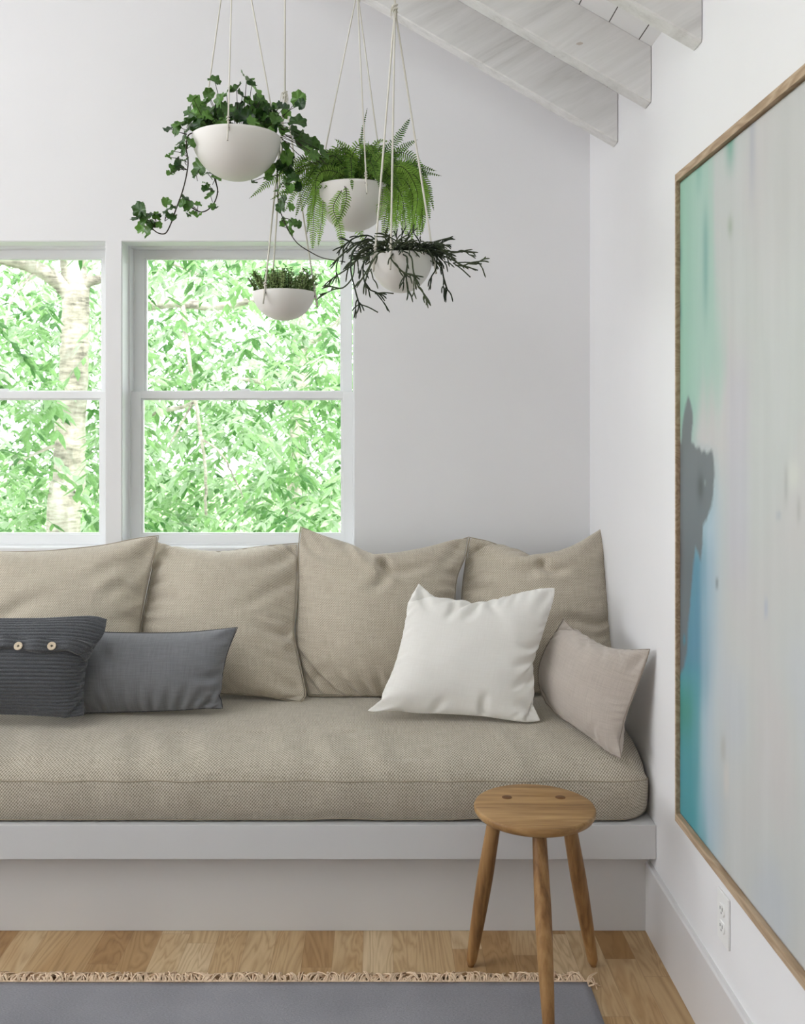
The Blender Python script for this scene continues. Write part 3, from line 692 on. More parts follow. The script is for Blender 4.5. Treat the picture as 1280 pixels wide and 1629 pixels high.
M_button = wood_mat('button_wood', [(0.2, lin(190, 170, 142)), (0.8, lin(226, 212, 190))], 'X', 6, .4, knots=False)
def button(px, py):
    # nearest surface point to the sight line
    eye = np.array((0, 0, EYE)); d = np.array(at(px, py, 1.0))-eye; d /= np.linalg.norm(d)
    R = Zs.reshape(-1, 3)-eye; dist = np.linalg.norm(R-(R@d)[:, None]*d, axis=1); k = int(dist.argmin())
    c = Vector(Zs.reshape(-1, 3)[k]); nn = Vector(Zn.reshape(-1, 3)[k]).normalized()
    c = c+nn*.0165
    q = nn.to_track_quat('Z', 'Y').to_matrix()
    prof = [(.0016, .0), (.0016, .002), (.0045, .0012), (.0065, .0020), (.0098, .0030), (.0112, .0022), (.0114, .0008), (.0105, -.001), (0.0, -.0012)]
    V = []; Fc = []; n = 28
    for r, z in prof:
        for a in range(n):
            tt = 2*math.pi*a/n; V.append(c+q@Vector((1.15*r*math.cos(tt), 1.15*r*math.sin(tt), z)))
    for i in range(len(prof)-1):
        for a in range(n): Fc.append((i*n+a, i*n+(a+1) % n, (i+1)*n+(a+1) % n, (i+1)*n+a))
    b = mesh_obj('button', V, Fc, M_button, None, True); keep(b, kroot); b['label'] = 'pale round wooden button'
    mb = MB()
    mb.tube([c+q@Vector((-.0035, 0, .0008)), c+q@Vector((0, .0004, .0032)), c+q@Vector((.0035, 0, .0008))], .0013, 6)
    mb.tube([c+q@Vector((0, -.0035, .0008)), c+q@Vector((0, .0004, .0030)), c+q@Vector((0, .0035, .0008))], .0013, 6)
    th = mb.build('button_thread', M_vine); th.parent = b
keep(flap(), kroot)
button(32, 1031); button(84, 1031)

# ------------------------------------------------------------------ stool
def stool():
    sx, sy, zt = at(850, 1281, 2.53).x, 2.53, at(850, 1281, 2.53).z
    root = thing('three_legged_stool', 'round oiled oak stool on three splayed legs in front of bench', 'stool', (sx, sy, 0))
    R = .157; th = .024; n = 96
    prof = [(0, zt), (R*.5, zt), (R-.006, zt), (R-.002, zt-.0015), (R, zt-.006), (R-.001, zt-.013), (R-.006, zt-th+.003), (R-.012, zt-th), (0, zt-th)]
    V = []; Fc = []
    for r, z in prof:
        for a in range(n):
            tt = 2*math.pi*a/n; V.append((sx+r*math.cos(tt)*1.0, sy+r*math.sin(tt), z))
    for i in range(len(prof)-1):
        for a in range(n): Fc.append((i*n+a, i*n+(a+1) % n, (i+1)*n+(a+1) % n, (i+1)*n+a))
    seat = mesh_obj('seat', V, Fc, M_stool, None, True); keep(seat, root)
    feet = [(at(748, 1534, 2.635), at(790, 1312, 2.585)), (at(944, 1534, 2.635), at(900, 1312, 2.585)), (Vector((.408, 2.315, .0)), Vector((.409, 2.47, zt-th)))]
    for f, tp in feet:
        f = Vector((f.x, f.y, 0)); tp = Vector((tp.x, tp.y, zt-th+.002)); L = tp-f; k = 24
        pts = []; rr = []
        for i in range(k+1):
            s = i/k; pts.append(f+L*s)
            r = .0135+.0075*math.sin(min(1, s/.6)*math.pi/2) if s < .6 else .021-.0035*((s-.6)/.4)
            if s < .03: r = .0135*(.55+.45*math.sqrt(s/.03))
            rr.append(r)
        if f.y < 2.5: pts = [p+Vector((0, 0, .0095*(1-j/k))) for j, p in enumerate(pts)]
        mb = MB(); mb.tube(pts, rr, 20)
        keep(mb.build('leg', M_leg), root)
    for px in (806, 891):                                   # tops of the wedged leg tenons
        c = at(px, 1269, 2.585); c.z = zt
        V = []; Fc = []; n2 = 32
        for r, z in ((0, .0007), (.0125, .0007), (.0135, .0), (.0135, -.004)):
            for a in range(n2): tt = 2*math.pi*a/n2; V.append((c.x+r*math.cos(tt), c.y+r*math.sin(tt), zt+z))
        for i in range(3):
            for a in range(n2): Fc.append((i*n2+a, i*n2+(a+1) % n2, (i+1)*n2+(a+1) % n2, (i+1)*n2+a))
        keep(mesh_obj('tenon', V, Fc, M_peg, None, True), root)
stool()

# ------------------------------------------------------------------ rug
t = NT('grey_rug_weave'); v = t.coords(); n1 = t.noise(t.coords('Object', (1, 3, 1)), 160, 3, .7); n2 = t.noise(v, 4, 2)
c = t.ramp(t.math('ADD', t.math('MULTIPLY', n1, .6), t.math('MULTIPLY', n2, .4)), [(.3, lin(128, 128, 134)), (.7, lin(164, 163, 169))])
t.l(c, t.b.inputs['Base Color']); t.b.inputs['Roughness'].default_value = 1; t.b.inputs['Specular IOR Level'].default_value = .05; t.bump(n1, .7, .003); M_rug = t.m
def rug():
    YR = 2.548; XR = .552; x0 = -2.0; y0 = .7
    root = thing('grey_rug', 'flat grey woven rug with beige fringe lying on oak floor', 'rug', (-.7, 1.6, 0))
    nx, ny = 120, 90; V = []; Fc = []
    for i in range(nx+1):
        for j in range(ny+1):
            x = x0+(XR-x0)*i/nx; y = y0+(YR-y0)*j/ny
            x += .004*mnoise.noise(Vector((y*3, 0, 1)))*(i/nx)
            z = .006+.0022*mnoise.noise(Vector((x*2.2, y*4, 0)))+.0012*mnoise.noise(Vector((x*9, y*9, 4)))
            V.append((x, y, z))
    for i in range(nx):
        for j in range(ny): a = i*(ny+1)+j; Fc.append((a, a+ny+1, a+ny+2, a+1))
    o = mesh_obj('rug_body', V, Fc, M_rug); md = o.modifiers.new('thick', 'SOLIDIFY'); md.thickness = .0045; md.offset = -1; keep(o, root)
    rng = random.Random(4); mb = MB(); x = x0+.01
    mb.tube([(xx, YR+.004, .006+.001*math.sin(xx*700)) for xx in np.arange(x0, XR, .004)], .0028, 5)
    while x < XR-.002:
        l = rng.uniform(.030, .062); a = rng.uniform(-.9, .9); h = rng.uniform(.004, .016)
        for q in range(2):
            a2 = a+rng.uniform(-.35, .35); bx = x+rng.uniform(-.0015, .0015); cu = rng.uniform(-.014, .014)
            pts = [(bx, YR+.003, .006), (bx+a2*l*.3, YR+l*.25, .004+h), (bx+a2*l*.6+cu*.5, YR+l*.55, .004+h*.7), (bx+a2*l*.75+cu, YR+l*.85, .003)]
            mb.tube(spline(pts, 3), [.0019]*9+[.0012], 4)
        x += rng.uniform(.0030, .0046)
    for q in range(6):                                      # loose threads at the corner
        y = YR-.004*q
        mb.tube(spline([(XR-.004, y, .006), (XR+rng.uniform(.0, .02), y+rng.uniform(-.01, .03), .012), (XR+rng.uniform(.0, .03), y+rng.uniform(-.03, .05), .004)], 4), .0016, 4)
    fr = mb.build('fringe', paint_mat('fringe_cotton', lin(230, 204, 176), .95, .2)); keep(fr, root); fr['kind'] = 'stuff'; fr['label'] = 'beige knotted fringe'
rug()

# ------------------------------------------------------------------ framed painting
def painting():
    yf = 2.474; y_near = .55; z0 = EYE-(1305-684)*yf/F; z1 = EYE+(684-278)*yf/F; xf = .755; fw = .020
    root = thing('framed_painting', 'large abstract painting of green and teal washes in thin oak frame', 'painting', (WX, 1.5, z0))
    bm = bmesh.new()
    def bar(y0_, y1_, za, zb): box(bm, xf, WX-.001, y0_, y1_, za, zb, .0008)
    bar(yf-fw*.42, yf, z0, z1); bar(y_near, y_near+fw, z0, z1)
    bar(y_near+fw, yf-fw*.42, z0, z0+fw); bar(y_near+fw, yf-fw*.42, z1-fw, z1)
    keep(from_bm('frame', bm, M_frame), root)
    nx, nz = 260, 320
    ya, yb = yf-fw*.42-.003, y_near+fw+.003; za, zb = z0+fw+.003, z1-fw-.003
    Yg = ya+(yb-ya)*(np.linspace(0, 1, nx)**1.25)[:, None]*np.ones((1, nz)); Zg = za+(zb-za)*np.linspace(0, 1, nz)[None, :]*np.ones((nx, 1))
    xs = xf+.010
    PX = CX+F*xs/Yg; PY = CY-(Zg-EYE)*F/Yg                    # design coordinates of the brushwork on the panel
    rng = np.random.default_rng(2)
    S = ya-Yg                                                # distance from the far edge
    def nz2(sx, sy, seed):
        out = np.zeros_like(Yg)
        for i in range(nx):
            for j in range(nz): out[i, j] = mnoise.noise(Vector((S[i, j]*sx, Zg[i, j]*sy, seed)))
        return out
    N1 = nz2(9, 2.0, 1.0); N2 = nz2(26, 2.4, 5.0); N3 = nz2(5, 3, 9.0); N4 = nz2(60, 14, 13.0)
    C = np.zeros(Yg.shape+(3,)); L3 = lambda r, g, b: np.array(lin(r, g, b)[:3])
    C[:] = L3(212, 215, 209)
    def sm(a, b, x): q = np.clip((x-a)/(b-a), 0, 1); return q*q*(3-2*q)
    def lay(mask, col): 
        mk = np.clip(mask, 0, 1)[..., None]; C[:] = C*(1-mk)+col*mk
    lay(.55*sm(-.2, .5, N3), L3(218, 212, 208)); lay(.35*sm(0, .5, N1), L3(224, 226, 222))
    lay(.5*sm(500, 300, PY)*sm(1180, 1260, PX), L3(216, 214, 208))
    lay(.45*sm(0, .6, -N3)*sm(900, 1100, PY), L3(200, 208, 216))
    # green wash upper left
    e = 1150+28*N1+14*N2
    gm = sm(12, -32, PX-e+sm(560, 700, PY)*25)*sm(760, 640, PY+20*N1)
    lay(.72*gm, L3(166, 214, 192)); lay(.5*gm*sm(1120, 1080, PX), L3(140, 204, 172))
    lay(.7*np.exp(-((PX-1161)/7.0)**2)*sm(300, 225, PY), L3(72, 168, 140))
    lay(.55*np.exp(-((PX-1122)/4.5)**2)*sm(300, 380, PY)*sm(560, 430, PY), L3(92, 160, 152))
    lay(.5*np.exp(-((PX-1111)/5.0)**2)*sm(330, 260, PY), L3(104, 178, 160))
    lay(.35*np.exp(-((PX-1196)/5.0)**2)*sm(380, 230, PY), L3(150, 160, 180))
    lay(.6*np.exp(-((PX-1161)/4.0)**2-((PY-360)/16)**2), L3(150, 170, 140))
    for yy in (405, 495): lay(.8*np.exp(-((PX-1080)/3.5)**2-((PY-yy)/22)**2), L3(84, 150, 146))
    lay(.35*sm(1148, 1165, PX)*sm(1200, 1180, PX)*sm(520, 640, PY)*sm(1000, 850, PY), L3(204, 200, 216))
    # blue halo and teal lower left
    hb = sm(1160, 1118, PX+10*N1)*sm(690, 820, PY)
    lay(.75*hb, L3(176, 208, 222))
    lay(.9*sm(1142, 1100, PX+6*N2)*sm(820, 900, PY)*sm(1160, 1060, PY), L3(64, 142, 168))
    lay(0.95*sm(1130, 1098, PX-sm(1250, 1400, PY)*14+5*N2)*sm(1030, 1110, PY), L3(72, 164, 172))
    lay(.6*sm(1112, 1092, PX)*np.exp(-((PY-1130)/45)**2), L3(70, 150, 118))
    lay(.35*np.exp(-((PX-1112)/6.0)**2)*sm(1200, 1300, PY), L3(150, 200, 210))
    # dark grey pour
    poly = [(1074, 700), (1083, 705), (1087, 660), (1091, 640), (1094, 629), (1098, 640), (1101, 656), (1102, 668), (1100, 690), (1099, 702), (1103, 706), (1107, 714), (1111, 710), (1115, 720), (1119, 716), (1125, 722), (1132, 714), (1135, 735), (1136, 755),
            (1134, 785), (1131, 806), (1124, 825), (1118, 836), (1117, 865), (1114, 895), (1110, 880), (1106, 868), (1103, 890), (1101, 920), (1098, 950), (1094, 1000), (1092, 1035), (1088, 1060), (1080, 1075), (1074, 1075)]
    # smoothed polygon mask
    def inpoly(x, y):
        ins = np.zeros(x.shape, bool); k = len(poly)
        for a in range(k):
            x1, y1 = poly[a]; x2, y2 = poly[(a+1) % k]
            if y1 == y2: continue
            c_ = ((y1 > y) != (y2 > y)) & (x < (x2-x1)*(y-y1)/(y2-y1)+x1); ins ^= c_
        return ins
    acc = np.zeros_like(PX)
    for ox, oy in [(0, 0), (1.2, 0), (-1.2, 0), (0, 3), (0, -3), (1, 2), (-1, -2)]: acc += inpoly(PX+ox+1.2*N4, PY+oy)
    dm = acc/7
    halo = np.zeros_like(PX)
    for a in range(12): halo += inpoly(PX+9*math.cos(a*.52), PY+14*math.sin(a*.52))
    lay(.35*halo/12, L3(110, 170, 176))
    lay(.93*dm, L3(112, 118, 120)); lay(.6*dm*sm(0, .4, N1)*sm(820, 900, PY), L3(96, 92, 92))
    lay(.8*dm*np.exp(-((PX-1114)/5)**2-((PY-775)/22)**2), L3(66, 74, 74))
    for (qx, qy, rx, ry, cc_) in ((1121, 768, 1.6, 5, (150, 165, 160)), (1140, 928, 2.2, 9, (120, 126, 130)), (1218, 968, 3, 16, (186, 194, 206)),
                                  (1155, 1240, 4, 26, (226, 222, 214)), (1150, 1190, 4, 20, (192, 192, 184)), (1262, 757, 10, 24, (226, 228, 216)), (1250, 770, 3, 30, (184, 186, 180)), (1270, 812, 3, 20, (186, 186, 180)), (1088, 1018, 2, 8, (60, 150, 170)), (1238, 820, 4, 8, (190, 196, 198))):
        lay(.75*np.exp(-(((PX-qx)/rx)**2)**1.4-(((PY-qy)/ry)**2)**1.4), L3(*cc_))
    C *= (1+.02*N2[..., None]+.012*N4[..., None])*np.array([.80, .80, .83])
    V = np.stack([np.full(Yg.shape, xs), Yg, Zg], -1).reshape(-1, 3)
    Fc = [(i*nz+j, i*nz+j+1, (i+1)*nz+j+1, (i+1)*nz+j) for i in range(nx-1) for j in range(nz-1)]
    t = NT('painted_panel'); a = t.n('ShaderNodeAttribute'); a.attribute_name = 'paint'
    st = t.noise(t.coords('Object', (1, 22, 1.2)), 1.0, 3, .6)
    cc2 = t.mix(1.0, a.outputs['Color'], t.ramp(st, [(.3, (.975, .975, .975, 1)), (.7, (1.01, 1.01, 1.01, 1))]), 'MULTIPLY')
    t.l(cc2, t.b.inputs['Base Color']); t.b.inputs['Roughness'].default_value = .38; t.b.inputs['Specular IOR Level'].default_value = .35; t.bump(st, .05, .001)
    o = mesh_obj('painted_panel', V, Fc, t.m)
    ca = o.data.color_attributes.new('paint', 'FLOAT_COLOR', 'POINT'); arr = np.ones((len(V), 4), dtype=np.float32); arr[:, :3] = np.clip(C.reshape(-1, 3), 0, 1); ca.data.foreach_set('color', arr.ravel())
    md = o.modifiers.new('thick', 'SOLIDIFY'); md.thickness = .018; md.offset = 1
    keep(o, root)
painting()

# ------------------------------------------------------------------ outlet on the right wall
def outlet():
    c = Vector((WX, F*WX/553.0, 0)); c.z = EYE-(1461-684)*c.y/F
    root = thing('wall_outlet', 'white duplex power outlet low on the right wall below painting', 'outlet', tuple(c))
    bm = bmesh.new(); box(bm, WX-.006, WX-.0002, c.y-.035, c.y+.035, c.z-.057, c.z+.057, .0022, 3)
    keep(from_bm('cover_plate', bm, M_plate, smooth=False), root)
    for s in (-1, 1):
        zc = c.z+s*.0195
        V = []; Fc = []; n = 28
        for k, (sc_, x) in enumerate(((1, WX-.005), (1, WX-.0082), (.94, WX-.009), (0.0, WX-.009))):
            for a in range(n):
                tt = 2*math.pi*a/n; yy = .0165*math.cos(tt)*sc_; zz = max(-.0125, min(.0125, .0165*math.sin(tt)))*sc_
                V.append((x, c.y+yy, zc+zz))
        for i in range(3):
            for a in range(n): Fc.append((i*n+a, i*n+(a+1) % n, (i+1)*n+(a+1) % n, (i+1)*n+a))
        r = mesh_obj('socket', V, Fc, M_plate, None, False); keep(r, root)
        bm = bmesh.new()
        box(bm, WX-.0094, WX-.0088, c.y-.0075, c.y-.0055, zc-.001, zc+.007); box(bm, WX-.0094, WX-.0088, c.y+.0055, c.y+.0075, zc-.001, zc+.006)
        box(bm, WX-.0094, WX-.0088, c.y-.002, c.y+.002, zc-.009, zc-.005)
        sl = from_bm('slot', bm, M_dark); sl.parent = r; sl.matrix_parent_inverse = Matrix.Translation(root.location).inverted() @ Matrix.Identity(4)
        sl.matrix_parent_inverse = Matrix.Identity(4)
outlet()

# ------------------------------------------------------------------ hanging planters
def lathe(name, c, prof, mat, n=56):
    V = []; Fc = []
    for r, z in prof:
        for a in range(n): tt = 2*math.pi*a/n; V.append((c.x+r*math.cos(tt), c.y+r*math.sin(tt), c.z+z))
    for i in range(len(prof)-1):
        for a in range(n): Fc.append((i*n+a, i*n+(a+1) % n, (i+1)*n+(a+1) % n, (i+1)*n+a))
    return mesh_obj(name, V, Fc, mat)
def planter(name, label, cx, rim_y, rpx, dpx, Y, angs, knot, pw=2.0, rope_r=.0021):
    c = at(cx, rim_y, Y); R = rpx*Y/F; D = dpx*Y/F
    root = thing(name, label, 'hanging planter', tuple(c+Vector((0, 0, -D))))
    out = []
    for k in range(25):
        s = k/24*math.pi/2
        out.append((R*math.cos(s)**(2/pw) if k < 24 else 0.0, -D*math.sin(s)**(2/pw)))
    th = .0045
    inner = [(max(0, r-th) if r > th else 0, z+th*min(1, -z/D*1.2)) for r, z in out][::-1]
    prof = out[::-1]+[(R-th*.3, .0012), (R-th*.7, .0012)]+inner[::-1][:-1]+[(0, -D+th)]
    b = lathe('bowl', c, prof, M_bisque); keep(b, root)
    sl = []
    Rs = R*math.sqrt(max(0, 1-.10))-th
    sprof = [(0, -.012), (Rs*.5, -.008), (Rs*.8, -.012), (Rs*.97, -.022), (Rs*.9, -.03), (0, -.034)]
    s_ = lathe('soil', c, sprof, M_soil); keep(s_, root)
    K = at(knot[0], knot[1], Y) if knot[1] is not None else None
    zc = Z_EAVE+SL*(WX-K.x) if K.x > RIDGE_X else Z_RIDGE
    for a in angs:
        a = math.radians(a); hp = c+Vector((R*.985*math.cos(a), R*.985*math.sin(a), -.010))
        inn = c+Vector(((R-.012)*math.cos(a), (R-.012)*math.sin(a), -.006)); top = c+Vector(((R+.001)*math.cos(a), (R+.001)*math.sin(a), .004))
        mb = MB()
        mb.tube(spline([hp+Vector((0, 0, -.006)), c+Vector(((R+.004)*math.cos(a), (R+.004)*math.sin(a), -.009)), top, K], 6), rope_r, 7)
        mb.tube(spline([inn, c+Vector(((R-.002)*math.cos(a), (R-.002)*math.sin(a), .004)), c+Vector(((R+.005)*math.cos(a), (R+.005)*math.sin(a), -.012)), c+Vector(((R+.0015)*math.cos(a)+.003, (R+.001)*math.sin(a), -.017))], 5), rope_r*.9, 7)
        # small knot above the rim
        kp = top+(K-top).normalized()*.006
        mb.tube([kp+Vector((.0035*math.cos(q), .0035*math.sin(q), .0012*q-.004)) for q in np.linspace(0, 12, 26)], rope_r*.8, 6)
        keep(mb.build('rope', M_rope), root)
        h = MB(); h.tube([c+Vector(((R+.0012)*math.cos(a), (R+.0012)*math.sin(a), -.010)), c+Vector(((R-.002)*math.cos(a), (R-.002)*math.sin(a), -.010))], .0030, 10)
        keep(h.build('rope_hole', M_dark), root)
    mb = MB(); mb.tube([K, Vector((K.x, K.y, zc-.002))], rope_r, 7); keep(mb.build('hanging_rope', M_rope), root)
    rg = random.Random(int(cx)); mb = MB()
    mb.tube([K+Vector((.0055*math.cos(q), .0055*math.sin(q), .0016*q-.009)) for q in np.linspace(0, 14, 40)], rope_r*1.15, 6)
    for q in range(9):
        d = Vector((rg.uniform(-1, 1), rg.uniform(-1, 1), 0)); L = rg.uniform(.015, .034)
        mb.tube(spline([K+Vector((0, 0, .006)), K+d*.010+Vector((0, 0, .004)), K+d*.014+Vector((0, 0, -L))], 4), rope_r*.45, 5)
    keep(mb.build('knot', M_rope), root)
    mb = MB(); hk = Vector((K.x, K.y, zc)); mb.tube([hk+Vector((0, 0, .0)), hk+Vector((0, 0, -.012))]+[hk+Vector((.008*math.sin(q), 0, -.02+.008*math.cos(q))) for q in np.linspace(0, 5.2, 14)], .0016, 6)
    keep(mb.build('ceiling_hook', M_rope), root)
    return root, c, R, D

def scallop_leaf(mb, c, nrm, up, r, rng, lobes=7):
    nrm = nrm.normalized(); x = up.cross(nrm)
    if x.length < 1e-4: x = nrm.orthogonal()
    x.normalize(); y = nrm.cross(x)
    tint = (rng.random()**1.4,)*3; n = 42; V = [c-nrm*r*.06]; ph = rng.uniform(0, 6)
    rings = 3; asp = rng.uniform(.78, 1.0); cup = rng.uniform(-.15, .35)
    for k in range(1, rings+1):
        for a in range(n):
            tt = 2*math.pi*a/n; edge = 1-.16*abs(math.sin(lobes*.5*(tt-math.pi/2)))**.8+.03*math.sin(lobes*3*tt+ph)
            notch = 1-.55*math.exp(-((abs(tt-1.5*math.pi))/.28)**2)
            rr = r*(k/rings)*(1+(edge*notch-1)*(k/rings)**1.5)
            z = r*(cup*(k/rings)**2+.10*math.cos(lobes*(tt-math.pi/2))*(k/rings)**2+.20*(k/rings)**2*math.sin(2*tt+ph*2))
            V.append(c+x*rr*math.cos(tt)*asp+y*rr*math.sin(tt)+nrm*z)
    Fc = [(0, 1+a, 1+(a+1) % n) for a in range(n)]
    for k in range(rings-1):
        for a in range(n): Fc.append((1+k*n+a, 1+(k+1)*n+a, 1+(k+1)*n+(a+1) % n, 1+k*n+(a+1) % n))
    mb.add(V, Fc, tint)

def ivy():
    Y = 2.70
    root, c, R, D = planter('potted_ivy', 'largest white bowl planter, upper left, with scalloped ivy trailing down', 376, 219, 70, 68, Y, (-92, 28, 152), (372, -150), pw=2.0)
    rng = random.Random(21); lv = MB(); st = MB()
    def leaf(px, py, r, dy=0., face=None, stem=None):
        p = at(px, py, Y+dy); nn = face or Vector((rng.uniform(-.8, .8), -1+rng.uniform(-.2, .8), rng.uniform(-.1, 1.0)))
        up = Vector((rng.uniform(-.7, .7), 0, 1)); scallop_leaf(lv, p, nn, up, 1.22*r*Y/F, rng)
        if stem:
            q = at(stem[0], stem[1], Y+(stem[2] if len(stem) > 2 else 0)); mid = (p+q)/2+Vector((rng.uniform(-.004, .004), .002, rng.uniform(-.002, .008)))
            st.tube(spline([q, mid, p+Vector((0, .002, 0))], 5), .0009, 5)
    # crown over the rim
    crown = [(398, 211, 10), (352, 209, 8), (318, 214, 8), (402, 196, 11), (341, 128, 12), (392, 124, 14), (376, 142, 13), (408, 146, 11), (360, 147, 12), (385, 153, 12), (318, 166, 14), (334, 160, 14), (350, 160, 13), (308, 158, 10), (300, 176, 12),
             (325, 182, 13), (345, 178, 13), (362, 172, 13), (372, 186, 13), (398, 165, 12), (413, 160, 12), (405, 182, 14), (420, 175, 12), (392, 188, 13), (415, 192, 13), (430, 192, 11), (338, 192, 14),
             (355, 196, 12), (318, 196, 13), (300, 200, 12), (345, 205, 8), (396, 206, 10), (408, 201, 12), (380, 170, 11), (427, 205, 9), (332, 150, 9), (400, 135, 8), (357, 186, 14)]
    for (x, y, r) in crown: leaf(x, y, r*rng.uniform(.9, 1.08), rng.uniform(-.07, .05), stem=(376+(x-376)*.55, 214))
    for k in range(60):
        x = rng.uniform(308, 442); y = rng.uniform(170, 212); leaf(x, y, rng.uniform(9, 13), rng.uniform(-.05, .10), stem=(376+(x-376)*.6, 215))
    for (x, y, r) in [(284, 199, 10), (302, 195, 14), (271, 205, 10), (279, 206, 11), (290, 222, 13), (303, 226, 11), (293, 236, 9), (318, 229, 8), (277, 241, 10), (290, 240, 9), (268, 250, 6), (285, 262, 11), (275, 268, 8), (270, 276, 6), (295, 255, 6)]:
        leaf(x, y, r, rng.uniform(-.07, -.02), stem=(297, min(y+8, 270), -.05))
    # long left vine
    v1 = [at(310, 210, Y-.03), at(299, 216, Y-.06), at(296, 235, Y-.06), at(299, 255, Y-.06), at(297, 276, Y-.06), at(290, 305, Y-.06), at(279, 335, Y-.06), at(274, 350, Y-.06), at(267, 366, Y-.06), at(261, 372, Y-.06), at(250, 370, Y-.06), at(238, 360, Y-.06)]
    st.tube(spline(v1, 5), .0018, 6)
    for (x, y, r) in [(222, 334, 13), (218, 345, 10), (232, 348, 13), (245, 340, 11), (240, 355, 12), (228, 362, 11), (236, 370, 10), (268, 332, 12), (272, 343, 9), (264, 322, 8), (253, 358, 6), (249, 345, 8)]:
        leaf(x, y, r, -.06+rng.uniform(-.02, .02), stem=(262 if x > 255 else 246, 362 if x < 255 else 352, -.06))
    # short vine below the bowl
    v2 = [at(318, 246, Y+.09), at(332, 262, Y+.08), at(343, 290, Y+.07), at(346, 305, Y+.06), at(341, 322, Y+.05), at(330, 334, Y+.05), at(318, 337, Y+.05), at(304, 330, Y+.05)]
    st.tube(spline(v2, 5), .0018, 6); st.tube(spline([at(340, 272, Y+.08), at(344, 290, Y+.07), at(347, 306, Y+.06)], 5), .0012, 6)
    for (x, y, r) in [(318, 268, 14), (312, 278, 8), (330, 276, 9), (344, 284, 9), (331, 300, 11), (335, 312, 10), (328, 292, 8), (296, 317, 11), (301, 330, 10), (290, 325, 8), (308, 340, 8), (315, 325, 6), (337, 328, 7), (316, 341, 6), (345, 330, 4), (298, 342, 6)]:
        leaf(x, y, r, .05+rng.uniform(-.02, .02), stem=(338 if x > 322 else 314, min(334, y+10), .06))
    # right side: rising stems and a curtain down the bowl's side
    for (x, y, r, s) in [(474, 158, 13, (446, 190)), (478, 166, 9, (446, 190)), (451, 172, 10, (432, 200)), (455, 180, 9, (432, 200)), (473, 194, 15, (446, 196)), (466, 208, 11, (440, 200)), (476, 214, 12, (446, 205)), (452, 208, 10, (438, 200)),
                         (447, 166, 7, (432, 195)), (484, 224, 14, (446, 205)), (496, 230, 13, (446, 212)), (488, 238, 10, (446, 212)), (508, 238, 10, (447, 215)), (500, 248, 9, (447, 215)), (517, 250, 8, (447, 218)), (512, 262, 8, (448, 222))]:
        leaf(x, y, r, rng.uniform(-.03, .05), stem=(s[0], s[1], 0))
    for (x, y, r) in [(454, 238, 12), (455, 252, 13), (460, 262, 14), (448, 266, 11), (458, 275, 12), (430, 272, 11), (426, 282, 8), (402, 288, 8), (437, 264, 9), (452, 292, 12), (466, 284, 11), (460, 304, 11), (472, 300, 10), (443, 300, 9), (452, 322, 11), (446, 330, 9), (462, 330, 7),
                      (455, 358, 10), (466, 355, 9), (459, 368, 9), (474, 358, 7), (450, 352, 6)]:
        leaf(x, y, r, .04+rng.uniform(-.03, .03), stem=(448, y-8, .04))
    v3 = [at(440, 216, Y+.0), at(449, 235, Y+.03), at(442, 265, Y+.04), at(441, 300, Y+.04), at(444, 330, Y+.04), at(452, 352, Y+.04), at(462, 372, Y+.03), at(474, 388, Y+.02), at(492, 400, Y+.01), at(512, 410, Y+.0), at(532, 414, Y+.0), at(549, 417, Y+.0)]
    st.tube(spline(v3, 5), .0014, 6)
    st.tube(spline([at(446, 210, Y), at(470, 225, Y), at(500, 245, Y), at(520, 262, Y)], 5), .0011, 6)
    st.tube(spline([at(446, 218, Y), at(480, 250, Y+.02), at(505, 262, Y+.03)], 5), .001, 6)
    keep(st.build('vines', M_vine), root); keep(lv.build('foliage', M_ivy), root)
ivy()

def frond(mb, st, pts, wpx, Y, rng, npin=26, tint=None, curl=0.0):
    """pts: base..tip world points; leaflets in pairs"""
    P = spline(pts, 10); tot = sum((b-a).length for a, b in zip(P, P[1:]))
    st.tube(P, [.0011*(1-.6*i/len(P)) for i in range(len(P))], 4)
    n = max(8, int(tot/.0068)); acc = [0]
    for a, b in zip(P, P[1:]): acc.append(acc[-1]+(b-a).length)
    tn = tint if tint is not None else rng.random()
    w = wpx*Y/F; d0 = (P[-1]-P[0]).normalized()
    nrm0 = Vector((rng.uniform(-.35, .35), -1, rng.uniform(0, .7)))
    for k in range(n):
        s = .06+.93*k/n; L = s*tot; i = max(0, min(len(P)-2, next((q for q in range(len(acc)-1) if acc[q+1] >= L), len(P)-2)))
        f = (L-acc[i])/max(1e-9, acc[i+1]-acc[i]); c = P[i].lerp(P[i+1], f); d = (P[i+1]-P[i]).normalized()
        side = d.cross(nrm0); 
        if side.length < .05: side = Vector((0, 0, 1)).cross(d)
        side.normalize(); nn = side.cross(d).normalized()
        ln = w*.5*min(1, .45+s*2.2)*(1-max(0, (s-.3)/.72)**2.2)*rng.uniform(.82, 1.12)
        ln = max(ln, .0015)
        for sg in (-1, 1):
            a = (side*sg+d*.35+nn*rng.uniform(-.25, .15)).normalized(); b = d
            wd = .0021
            tipd = a*ln+Vector((0, 0, -ln*.15))
            V = [c-b*wd*.6, c+a*ln*.25-b*wd+nn*.0004, c+a*ln*.7-b*wd*.85, c+tipd, c+a*ln*.7+b*wd*.8, c+a*ln*.25+b*wd+nn*.0004, c+b*wd*.6, c+a*ln*.4-nn*.0006]
            Fc = [(0, 1, 7, 6), (1, 2, 7), (2, 3, 7), (3, 4, 7), (4, 5, 7), (5, 6, 7)]
            q = min(1, max(0, tn+rng.uniform(-.12, .12))); mb.add(V, Fc, (q, q, q))

